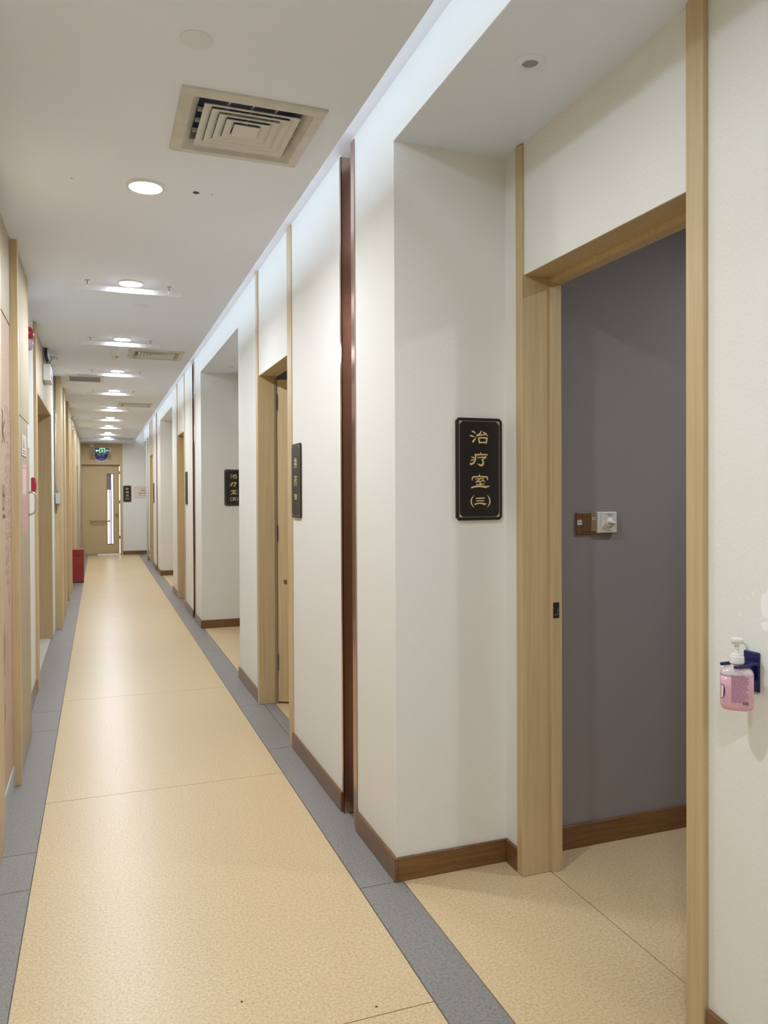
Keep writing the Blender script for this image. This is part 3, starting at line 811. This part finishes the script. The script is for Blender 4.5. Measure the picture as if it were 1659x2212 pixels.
# ------------------------------------------------------------------ ceiling fittings
def downlight(x, y, z, label, lit=True, group=None):
    p = empty('downlight', (x, y, z), label, 'light', group)
    lathe('rim', (x, y, z), (0, 0, -1), [(0.075, 0.0), (0.075, 0.0035), (0.066, 0.0080), (0.0615, 0.0080), (0.0590, 0.001)], 'white_plastic', p, 36, cap0=False, cap1=False)
    lathe('diffuser', (x, y, z), (0, 0, -1), [(0.0600, 0.0012), (0.0590, 0.0022)], 'lamp_glow', p, 36, False, cap0=False)
    return p
NTH = ['first', 'second', 'third', 'fourth', 'fifth', 'sixth', 'seventh', 'eighth', 'ninth', 'tenth']
vis = [y for y in LIGHT_Y if y > 3]
for y in LIGHT_Y:
    z = ZC
    if y < 3:
        lab, grp = {-3.1: 'round downlight by the back wall behind the camera', -1.55: 'round downlight midway to the back wall behind the camera', 0.05: 'round downlight straight above the camera', 1.62: 'round downlight just above the picture, before the nearest vent'}[y], 'row of ceiling downlights'
    else:
        i = vis.index(y); grp = 'row of ceiling downlights'
        lab = 'glowing round downlight nearest the square ceiling vent, without a hanging strip' if i == 0 else 'glowing round downlight, %s in the row from the camera' % NTH[i]
    downlight(LIGHT_X, y, z, lab, group=grp)
    if y > 4 and y < 17.7:
        i = vis.index(y)
        h = empty('hanging_strip', (LIGHT_X - 0.01, y + 0.01, ZC - 0.055), 'clear acrylic strip hung on two hooks under the %s downlight' % NTH[i], 'ceiling strip', 'acrylic strips under the downlights')
        yy = y + 0.012
        box('strip', LIGHT_X - 0.31, LIGHT_X + 0.29, yy, yy + 0.003, ZC - 0.056, ZC - 0.028, 'acrylic', h)
        for sx in (-0.235, 0.215):
            hk = tube('hook', [(LIGHT_X + sx, yy, ZC), (LIGHT_X + sx, yy, ZC - 0.03)], 0.0018, 'dark', h, 6)
            box('hook_plate', LIGHT_X + sx - 0.014, LIGHT_X + sx + 0.014, yy - 0.005, yy + 0.005, ZC - 0.002, ZC, 'grey_grille', hk)
            box('clip', LIGHT_X + sx - 0.006, LIGHT_X + sx + 0.006, yy - 0.004, yy + 0.006, ZC - 0.040, ZC - 0.028, 'white_plastic', hk)
for x, y in ((-0.088, 3.234), (0.443, 3.218)):
    lathe('screw_mark', (x, y, ZC), (0, 0, -1), [(0.004, 0), (0.004, 0.0008)], 'grey_grille', ceiling, 8, False)

downlight(2.75, 1.55, 2.62, 'round downlight in the ceiling of the grey room, out of sight')
VL = ['large square white ceiling vent with concentric louvres nearest the camera', 'square ceiling vent, second from the camera, beside the small ceiling sensor', 'square ceiling vent, third from the camera', 'square ceiling vent farthest from the camera']
for i, (x, y) in enumerate(VENTS):
    p = empty('ceiling_vent', (x, y, ZC), VL[i], 'vent', 'square ceiling vents')
    # flange
    bm = bmesh.new()
    R0, R1 = 0.226, 0.186
    prof = [(R0, ZC), (R0, ZC - 0.006), (R0 - 0.006, ZC - 0.010), (R1 + 0.004, ZC - 0.012), (R1, ZC - 0.006), (R1 - 0.021, ZC + 0.016), (R1 - 0.021, ZC + 0.055)]
    rings = [[bm.verts.new((x + sx * r, y + sy * r, z)) for sx, sy in ((-1, -1), (1, -1), (1, 1), (-1, 1))] for r, z in prof]
    for A, B in zip(rings, rings[1:]):
        for k in range(4): bm.faces.new((A[k], A[(k+1) % 4], B[(k+1) % 4], B[k]))
    link('frame', bm, 'vent_frame', p)
    for j, r in enumerate((0.150, 0.123, 0.096, 0.069)):
        bm = bmesh.new()
        # each louvre is a flared square ring with a rolled lower lip
        prof = [(r - 0.025, ZC - 0.0015), (r - 0.002, ZC - 0.0082), (r, ZC - 0.0105), (r + 0.0025, ZC - 0.0105), (r + 0.0015, ZC - 0.0068), (r - 0.024, ZC + 0.0003)]
        rings = [[bm.verts.new((x + sx * q, y + sy * q, z)) for sx, sy in ((-1, -1), (1, -1), (1, 1), (-1, 1))] for q, z in prof]
        for A, B in zip(rings, rings[1:] + rings[:1]):
            for k in range(4): bm.faces.new((A[k], A[(k+1) % 4], B[(k+1) % 4], B[k]))
        link('louvre', bm, 'vent_white', p)
    box('centre_plate', x - 0.042, x + 0.042, y - 0.042, y + 0.042, ZC - 0.010, ZC - 0.006, 'vent_white', p, 0.0015)
    for s in (-0.075, 0, 0.075):
        box('spoke', x + s - 0.003, x + s + 0.003, y - 0.164, y + 0.164, ZC + 0.002, ZC + 0.014, 'vent_white', p)
        box('spoke', x - 0.164, x + 0.164, y + s - 0.003, y + s + 0.003, ZC + 0.002, ZC + 0.014, 'vent_white', p)
    bm = add_box(bmesh.new(), x - 0.187, x + 0.187, y - 0.187, y + 0.187, ZC + 0.041, ZC + 0.15)
    bmesh.ops.delete(bm, geom=[f for f in bm.faces if f.calc_center_median().z < ZC + 0.045], context='FACES')
    link('duct_box', bm, 'plenum', p)

for (x, y, lab) in ((0.256, 2.138, 'flat round white speaker cover in the ceiling above the nearest vent'), (0.271, 5.262, 'small flat round speaker cover between the second and third downlights')):
    p = empty('ceiling_speaker', (x, y, ZC), lab, 'speaker', 'round ceiling speakers')
    lathe('rim', (x, y, ZC), (0, 0, -1), [(0.044, 0), (0.0438, 0.0014), (0.042, 0.0020)], 'speaker_face', p, 40)
    lathe('grille', (x, y, ZC), (0, 0, -1), [(0.042, 0.0020), (0.0405, 0.0024), (0.001, 0.0024)], 'speaker_face', p, 40, cap0=False)
hl = lathe('round_ceiling_hole', (0.380, 3.22, ZC), (0, 0, -1), [(0.0125, 0), (0.0125, 0.0015), (0.009, 0.003), (0.001, 0.0032)], 'hole_dark')  # dark disc, its colour standing in for the shade of a hole
tag(hl, 'dark disc standing in for a small round plug in the ceiling right of the nearest downlight', 'hole')

# alcove spotlights, switched off
for k, (x, y, lab) in enumerate(((1.197, 1.995, 'unlit round recessed spotlight in the ceiling of the nearest alcove'), (1.25, 7.75, 'unlit round recessed spotlight in the ceiling of the middle alcove'))):
    p = empty('spotlight', (x, y, ZA), lab, 'light', 'unlit alcove spotlights')
    lathe('rim', (x, y, ZA), (0, 0, -1), [(0.046, 0), (0.046, 0.002), (0.043, 0.004), (0.028, 0.0045), (0.0265, 0.006), (0.024, 0.006), (0.0235, 0.001)], 'paint', p, 40, cap0=False, cap1=False)
    lathe('lens', (x, y, ZA), (0, 0, -1), [(0.0245, 0.001), (0.020, 0.0025), (0.001, 0.003)], 'grey_grille', p, 32, cap0=False)

# return-air panel
x0, x1, y0, y1 = -0.312, 0.062, 8.52, 8.96
p = empty('return_air_panel', (-0.125, 8.74, ZC), 'square grey return-air panel in the ceiling near the left wall', 'vent')
for a, b, c_, d_ in ((x0, x1, y0, y0 + 0.035), (x0, x1, y1 - 0.035, y1), (x0, x0 + 0.035, y0 + 0.035, y1 - 0.035), (x1 - 0.035, x1, y0 + 0.035, y1 - 0.035)):
    box('frame_rail', a, b, c_, d_, ZC - 0.012, ZC, 'vent_white', p)
box('filter_mesh', x0 + 0.035, x1 - 0.035, y0 + 0.035, y1 - 0.035, ZC - 0.008, ZC, 'grey_grille', p)
for i in range(9):
    yy = y0 + 0.06 + i * 0.04
    box('slat', x0 + 0.035, x1 - 0.035, yy, yy + 0.006, ZC - 0.011, ZC - 0.008, 'grey_grille', p)
box('warning_strip', -0.20, 0.0, y0 - 0.05, y0 - 0.03, ZC - 0.002, ZC, 'red', p)

# ceiling sensor box
p = empty('ceiling_sensor', (0.155, 7.13, ZC), 'small white wedge-shaped sensor on the ceiling left of the second vent', 'sensor')
bm = bmesh.new()
A = [bm.verts.new(v) for v in ((0.105, 6.98, ZC), (0.200, 6.98, ZC), (0.200, 7.24, ZC), (0.105, 7.24, ZC), (0.125, 7.02, ZC - 0.035), (0.182, 7.02, ZC - 0.035), (0.182, 7.22, ZC - 0.045), (0.125, 7.22, ZC - 0.045))]
for f in ((3, 2, 1, 0), (4, 5, 6, 7), (0, 1, 5, 4), (1, 2, 6, 5), (2, 3, 7, 6), (3, 0, 4, 7)): bm.faces.new([A[i] for i in f])
link('housing', bm, 'white_plastic', p)
lathe('lens', (0.154, 7.07, ZC - 0.036), (0, 0, -1), [(0.016, 0), (0.016, 0.004), (0.010, 0.012), (0.001, 0.015)], 'clear_lens', p, 16)
p = empty('smoke_detector', (0.30, 13.45, ZC), 'round white smoke detector on the ceiling deep in the corridor', 'detector')
lathe('base', (0.30, 13.45, ZC), (0, 0, -1), [(0.052, 0), (0.052, 0.012), (0.045, 0.02)], 'white_plastic', p)
lathe('chamber', (0.30, 13.45, ZC - 0.02), (0, 0, -1), [(0.034, 0), (0.034, 0.01), (0.022, 0.02), (0.001, 0.021)], 'vent_white', p)
p = empty('dome_camera', (-0.135, 18.72, ZC - 0.055), 'white dome security camera under the ceiling left of the exit sign', 'camera')
lathe('base', (-0.135, 18.72, ZC - 0.055), (0, 0, -1), [(0.048, 0), (0.048, 0.05)], 'white_plastic', p)
lathe('dome', (-0.135, 18.72, ZC - 0.105), (0, 0, -1), [(0.046, 0), (0.040, 0.02), (0.025, 0.037), (0.001, 0.043)], 'white_plastic', p)
for sx in (-0.016, 0.016):
    lathe('lens', (-0.135 + sx, 18.678, ZC - 0.098), (0, -1, 0), [(0.011, 0), (0.010, 0.006), (0.001, 0.007)], 'dark', p, 12)

# ------------------------------------------------------------------ dispenser bottle and bracket
BX, BY = 1.392, 1.408
br = empty('bottle_bracket', (XA, 1.416, 0.93), 'dark blue plastic wall bracket holding the sanitizer bottle', 'bracket')
box('back_plate', XA - 0.007, XA, 1.394, 1.440, 0.928, 1.022, 'navy', br, 0.003, 2)
box('shelf_arm', 1.410, XA - 0.006, 1.392, 1.432, 0.9925, 1.0000, 'navy', br, 0.002)
for ya, yb in ((1.383, 1.3915), (1.4245, 1.433)):
    box('fork_prong', 1.364, 1.412, ya, yb, 0.9925, 1.0000, 'navy', br, 0.002)
box('gusset', 1.434, XA - 0.006, 1.405, 1.411, 0.955, 0.9925, 'navy', br)
bt = empty('sanitizer_bottle', (BX, BY, 0.893), 'pink hand sanitizer bottle with white pump, hung beside the doorway', 'bottle')
def superring(bm, z, a, b, n=32, e=3.2):
    r = []
    for i in range(n):
        t = 2 * math.pi * i / n
        c_, s_ = math.cos(t), math.sin(t)
        px = math.copysign(abs(c_) ** (2 / e), c_) * a
        py = math.copysign(abs(s_) ** (2 / e), s_) * b
        ang = -0.72
        r.append(bm.verts.new((BX + px * math.cos(ang) - py * math.sin(ang), BY + px * math.sin(ang) + py * math.cos(ang), z)))
    return r
def loft(name, secs, k, parent):
    bm = bmesh.new()
    R = [superring(bm, *s) for s in secs]
    for A, B in zip(R, R[1:]):
        for i in range(len(A)): bm.faces.new((A[i], A[(i+1) % len(A)], B[(i+1) % len(A)], B[i]))
    bm.faces.new(R[0][::-1]); bm.faces.new(R[-1])
    return link(name, bm, k, parent, True)
W, D = 0.0360, 0.0250
body = loft('body', [(0.893, W * 0.70, D * 0.7), (0.895, W * 0.86, D * 0.86), (0.900, W * 0.96, D * 0.96), (0.908, W, D), (0.945, W, D), (0.9725, W, D)], 'soap', bt)
loft('shoulder', [(0.9725, W, D), (0.978, W * 0.99, D * 0.99), (0.985, W * 0.90, D * 0.92), (0.990, W * 0.72, D * 0.80, 32, 2.6), (0.992, 0.0140, 0.0140, 32, 2.0), (1.0005, 0.0135, 0.0135, 32, 2.0)], 'soap_clear', bt)
cap = lathe('collar', (BX, BY, 1.0005), (0, 0, 1), [(0.0160, 0), (0.0165, 0.002), (0.0160, 0.0155), (0.0150, 0.0165), (0.0125, 0.0165), (0.0122, 0.0215), (0.0060, 0.022), (0.0050, 0.031)], 'white_plastic', bt, 40, False)
pu = lathe('pump_head', (BX, BY, 1.032), (0, 0, 1), [(0.0050, 0), (0.0055, 0.0115), (0.0105, 0.0120), (0.0112, 0.0180), (0.0142, 0.0182), (0.0145, 0.0250), (0.0130, 0.0262), (0.001, 0.0264)], 'white_plastic', bt, 40, False)
cam_r = Vector((math.cos(YAW), -math.sin(YAW), 0))
sp0 = Vector((BX, BY, 1.049))
tube('spout', [sp0 + cam_r * a + Vector((0, 0, b)) for a, b in ((0.006, 0.001), (0.014, 0.0005), (0.020, -0.003), (0.0240, -0.009), (0.0250, -0.018))], 0.0034, 'white_plastic', pu, 10)
# printed label on the face towards the camera
ang = -0.72
fr_l = (Vector((math.cos(ang), math.sin(ang), 0)), Vector((0, 0, 1)), Vector((math.sin(ang), -math.cos(ang), 0)))
fc = Vector((BX, BY, 0.940)) + fr_l[2] * (D + 0.0002)
film = poly('back_label', fr_l, fc + fr_l[0] * 0.006 + Vector((0, 0, 0.000)), [(-0.0195, -0.031), (0.0185, -0.031), (0.0185, 0.036), (-0.0195, 0.036)], 0.0003, 'label_film', bt)
random.seed(5)
bm = bmesh.new()
for i in range(24):
    z = 0.0345 - i * 0.00262
    x = -0.0185
    xe = random.choice((0.0172, 0.0172, 0.010, 0.014))
    while x < xe:
        L = min(random.uniform(0.003, 0.010), xe - x + 0.0005)
        add_poly(bm, fr_l, fc + fr_l[0] * (0.006 + x + L/2) + Vector((0, 0, z)) + fr_l[2] * 0.0003, [(-L/2, -0.0009), (L/2, -0.0009), (L/2, 0.0009), (-L/2, 0.0009)], 0.0001)
        x += L + 0.001
link('fine_print', bm, 'label_print', film)
bm = bmesh.new()
x = 0.005
while x < 0.017:
    w = random.choice((0.0004, 0.0008, 0.0012))
    add_poly(bm, fr_l, fc + fr_l[0] * (0.006 + x) + Vector((0, 0, -0.0275)) + fr_l[2] * 0.0004, [(0, -0.003), (w, -0.003), (w, 0.003), (0, 0.003)], 0.0001)
    x += w + random.choice((0.0004, 0.0007))
link('barcode', bm, 'dark', film)
fl = fc - fr_l[0] * 0.0310 - fr_l[2] * 0.0030
lg = poly('logo_patch', fr_l, fl + Vector((0, 0, -0.002)), [(-0.003, -0.017), (0.0025, -0.013), (0.0045, 0), (0.0025, 0.013), (-0.003, 0.017)], 0.0012, 'navy', bt)
poly('logo_mark', fr_l, fl + Vector((0, 0, -0.002)) + fr_l[2] * 0.0012, [(-0.0028, -0.015), (0.0008, -0.013), (0.0015, 0.011), (-0.0028, 0.0155)], 0.0002, 'white_plastic', lg)

# ------------------------------------------------------------------ switches on the grey wall
YG = 2.60
p = empty('card_switch', (1.802, YG, 1.233), 'brown glossy switch plate with small stickers on the grey fabric wall', 'switch')
box('plate', 1.757, 1.848, YG - 0.010, YG, 1.233, 1.320, 'brown_plate', p, 0.003, 2)
box('rocker', 1.782, 1.822, YG - 0.0135, YG - 0.009, 1.244, 1.316, 'brown_plate', p, 0.0015)
box('side_strip', 1.8235, 1.8465, YG - 0.0125, YG - 0.009, 1.244, 1.316, 'brown_plate_light', p, 0.0015)
s_ = box('sticker', 1.760, 1.781, YG - 0.0112, YG - 0.010, 1.271, 1.289, 'sticker_white', p)
box('sticker_band', 1.760, 1.781, YG - 0.0115, YG - 0.010, 1.289, 1.295, 'sticker_red', p)
text('lettering', '6Ve', FR_NY, (1.770, YG - 0.0112, 1.281), 0.009, 'dark', s_, bold=0.01)
s_ = box('sticker', 1.8285, 1.8465, YG - 0.0135, YG - 0.0125, 1.290, 1.300, 'sticker_white', p)
bm = bmesh.new()
for i in range(3): add_poly(bm, FR_NY, Vector((1.832 + i * 0.0055, YG - 0.0135, 1.295)), [(-0.002, -0.003), (0.002, -0.002), (0.0016, 0.003), (-0.002, 0.002)], 0.0003)
link('lettering', bm, 'dark', s_)
p = empty('dial_control', (1.900, YG, 1.237), 'white wall control with a round turn knob on the grey fabric wall', 'control')
box('back_box', 1.850, 1.938, YG - 0.020, YG, 1.237, 1.321, 'dial_white', p, 0.003, 2)
fp = box('face_plate', 1.862, 1.936, YG - 0.025, YG - 0.019, 1.239, 1.319, 'dial_white', p, 0.002)
kn = lathe('knob', (1.901, YG - 0.025, 1.279), (0, -1, 0), [(0.0185, 0), (0.0180, 0.005), (0.016, 0.008), (0.001, 0.009)], 'white_plastic', p)
bm = add_box(bmesh.new(), 1.883, 1.919, YG - 0.048, YG - 0.033, 1.2755, 1.2835, 0.002)
bmesh.ops.rotate(bm, verts=bm.verts[:], cent=(1.901, YG, 1.279), matrix=Matrix.Rotation(math.radians(8), 3, 'Y'))
link('knob_grip', bm, 'white_plastic', kn)
bm = bmesh.new()
for i in range(9):
    a = math.radians(-220 + i * 35)
    add_poly(bm, FR_NY, Vector((1.901 - 0.024 * math.cos(a), YG - 0.025, 1.279 - 0.024 * math.sin(a))), [(-0.0008, -0.0008), (0.0008, -0.0008), (0.0008, 0.0008), (-0.0008, 0.0008)], 0.0003)
for k_, (z, xa, xb) in enumerate(((1.312, 1.884, 1.914), (1.307, 1.904, 1.914), (1.246, 1.888, 1.914))):
    x = xa
    while x < xb:
        add_poly(bm, FR_NY, Vector((x, YG - 0.025, z)), [(0, -0.0009), (0.0022, -0.0009), (0.0022, 0.0009), (0, 0.0009)], 0.0003)
        x += 0.003
add_poly(bm, FR_NY, Vector((1.898, YG - 0.025, 1.307)), [(-0.002, -0.0018), (0.002, -0.0018), (0.002, 0.0018), (-0.002, 0.0018)], 0.0003)
link('markings', bm, 'dark', fp)

# ------------------------------------------------------------------ left wall fittings
cab = empty('hydrant_cabinet', (XL, 4.55, 0), 'pale oak fire hydrant cabinet with pink sticker and looped handle', 'cabinet')
box('upper_panel', -0.424, XL, 4.152, 4.86, 1.803, ZC, 'oak_light', cab)
dr = box('cabinet_door', -0.424, XL, 4.152, 4.86, 0.012, 1.797, 'oak_light', cab)
hy = 4.78
tube('pull_handle', [(XL, hy, 1.412), (XL + 0.022, hy, 1.412), (XL + 0.036, hy, 1.402), (XL + 0.043, hy, 1.380), (XL + 0.044, hy, 1.350), (XL + 0.040, hy, 1.320), (XL + 0.030, hy, 1.298), (XL + 0.016, hy, 1.288), (XL, hy, 1.286)], 0.0055, 'chrome', dr, 10)
st = box('pink_sticker', XL, XL + 0.0008, 4.40, 4.66, 1.20, 1.565, 'pink_sticker', dr)
box('sticker_field', XL + 0.0008, XL + 0.0012, 4.43, 4.63, 1.40, 1.535, 'pink_pale', st)
box('sticker_border', XL + 0.0008, XL + 0.0012, 4.41, 4.65, 1.548, 1.553, 'pink_pale', st)
for i, s in enumerate('消火栓'):
    text('lettering', s, FR_PX, (XL + 0.0008, 4.53, 1.365 - i * 0.062), 0.06, 'pink_pale', st, wide=2.2, bold=0.01)
wn = box('warning_sign', XL, XL + 0.001, 4.39, 4.645, 1.60, 1.715, 'cream_sign', dr)
box('sign_border', XL + 0.001, XL + 0.0014, 4.39, 4.405, 1.60, 1.715, 'dark', wn)
box('sign_border', XL + 0.001, XL + 0.0014, 4.39, 4.645, 1.60, 1.604, 'dark', wn)
poly('sign_symbol', FR_PX, (XL + 0.001, 4.50, 1.675), [(-0.05, -0.03), (0.06, -0.03), (0.01, 0.035)], 0.0005, 'grey_grille', wn)
for z in (1.628, 1.615): box('sign_text', XL + 0.001, XL + 0.0014, 4.45, 4.60, z, z + 0.004, 'dark', wn)
# loose paper taped at the cabinet edge
pp = box('loose_paper', XL + 0.001, XL + 0.002, 4.72, 4.86, 1.66, 1.79, 'sticker_white', dr)

p = empty('alarm_bell', (XLR, 5.45, 2.33), 'red fire alarm sounder with clear lens high on the left wall', 'alarm')
bm = bmesh.new()
add_lathe(bm, (XLR, 5.45, 2.425), (1, 0, 0), [(0.060, 0), (0.060, 0.012), (0.050, 0.030), (0.030, 0.042), (0.001, 0.046)], 24, sx=1.0, sy=0.85)
link('red_housing', bm, 'red_alarm', p, True)
bm = bmesh.new()
add_lathe(bm, (XLR, 5.45, 2.365), (1, 0, 0), [(0.045, 0), (0.045, 0.015), (0.036, 0.032), (0.015, 0.04), (0.001, 0.041)], 20)
link('strobe_lens', bm, 'clear_lens', p, True)
p = empty('call_point', (XLR, 5.45, 1.41), 'square red fire call point on the white strip of the left wall', 'alarm')
box('back_box', XLR, XLR + 0.022, 5.40, 5.50, 1.412, 1.508, 'white_plastic', p, 0.003)
box('red_cover', XLR + 0.022, XLR + 0.046, 5.40, 5.50, 1.412, 1.508, 'red_alarm', p, 0.003)
box('press_plate', XLR + 0.046, XLR + 0.050, 5.425, 5.475, 1.435, 1.475, 'red', p)

def emergency(y, lab, z0):
    p = empty('emergency_light', (XLR, y, z0), lab, 'light', 'emergency twin lights on the left wall')
    box('battery_box', XLR, XLR + 0.060, y - 0.16, y + 0.16, z0, z0 + 0.135, 'white_plastic', p, 0.006, 2)
    box('control_strip', XLR + 0.060, XLR + 0.062, y - 0.13, y + 0.13, z0 + 0.02, z0 + 0.05, 'grey_grille', p)
    for s, ax, r, k in ((-1, (1.0, -0.15, 0.10), 1.25, 'navy_lamp'), (1, (0.62, -0.55, -0.55), 1.0, 'white_plastic')):
        c0 = Vector((XLR + 0.030, y + s * 0.09, z0 + 0.135))
        hd = c0 + Vector((0.0 if s < 0 else 0.035, 0, 0.085 if s < 0 else 0.065))
        tube('swivel_stem', [c0, c0 + Vector((0, 0, 0.03)), hd], 0.008, 'grey_grille', p, 8)
        a = Vector(ax).normalized()
        lathe('lamp_head', hd, a, [(0.018 * r, -0.030), (0.040 * r, -0.020 / r), (0.050 * r, 0.0), (0.050 * r, 0.010), (0.044 * r, 0.012)] if s > 0 else [(0.05, -0.012), (0.062, -0.004), (0.062, 0.008), (0.056, 0.010)], k, p, 24)
        lathe('lamp_glass', hd, a, [(0.044 * r, 0.0125), (0.030, 0.017), (0.001, 0.019)], 'lamp_lens', p, 20)
    return p
emergency(7.15, 'white twin-head emergency light above the dark opening on the left', 2.345)
emergency(13.0, 'small far twin-head emergency light on the left wall above the red bin', 2.41)

# surface conduit and junction box on the first pilaster
p = empty('conduit', (-0.415, 8.68, 1.30), 'grey metal cable conduit running down from the ceiling to its junction box', 'conduit')
yc = 8.686
tube('pipe', [(-0.413, yc, ZC), (-0.413, yc, 1.60), (-0.411, yc, 1.52), (-0.402, yc, 1.46), (-0.396, yc, 1.41)], 0.008, 'steel', p, 10)
for z in (1.74, 2.25): box('pipe_clip', -0.424, -0.402, 8.676, 8.70, z, z + 0.012, 'steel', p)
jb = box('junction_box', -0.418, -0.372, 8.655, 8.70, 1.304, 1.412, 'box_grey', p, 0.003)
tube('cable', [(-0.412, 8.69, 1.305), (-0.412, 8.69, 1.20)], 0.003, 'dark', p, 6)

# red bin
bx0, bx1, by0, by1 = -0.405, -0.225, 13.16, 13.42
bn = empty('waste_bin', ((bx0 + bx1) / 2, 13.28, 0), 'tall red plastic bin standing by the left wall', 'bin')
bm = bmesh.new()
def taper(bm, x0, x1, y0, y1, z0, z1, t):
    A = [bm.verts.new(v) for v in ((x0 + t, y0 + t, z0), (x1 - t, y0 + t, z0), (x1 - t, y1 - t, z0), (x0 + t, y1 - t, z0), (x0, y0, z1), (x1, y0, z1), (x1, y1, z1), (x0, y1, z1))]
    for f in ((3, 2, 1, 0), (4, 5, 6, 7), (0, 1, 5, 4), (1, 2, 6, 5), (2, 3, 7, 6), (3, 0, 4, 7)): bm.faces.new([A[i] for i in f])
taper(bm, bx0, bx1, by0, by1, 0.015, 0.505, 0.003)
link('bin_body', bm, 'red', bn)
box('bin_lid', bx0 - 0.002, bx1 + 0.006, by0 - 0.008, by1 + 0.004, 0.505, 0.528, 'red', bn, 0.004)
box('hand_slot', bx0 + 0.05, bx1 - 0.05, by0 - 0.003, by0 + 0.01, 0.425, 0.440, 'dark', bn)
box('bin_foot', bx0 + 0.004, bx1 - 0.004, by0 + 0.004, by1 - 0.004, 0.0, 0.015, 'dark', bn)

# white riser pipe at the last corner
p = empty('riser_pipe', (0.965, 17.25, 0), 'white vertical pipe at the last corner of the right wall', 'pipe')
tube('pipe', [(0.972, 17.16, 0.0), (0.972, 17.16, 2.40), (0.972, 17.17, 2.46), (0.975, 17.24, 2.52), (0.98, 17.40, 2.55)], 0.020, 'white_plastic', p, 12)
lathe('joint', (0.972, 17.16, 2.36), (0, 0, 1), [(0.026, 0), (0.026, 0.06)], 'white_plastic', p, 14)

# mark scuffs on the floor
for x, y in ((0.36, 2.13), (0.70, 1.98)):
    lathe('floor_speck', (x, y, 0.0), (0, 0, 1), [(0.004, 0), (0.003, 0.001)], 'dark', floor, 8, False)
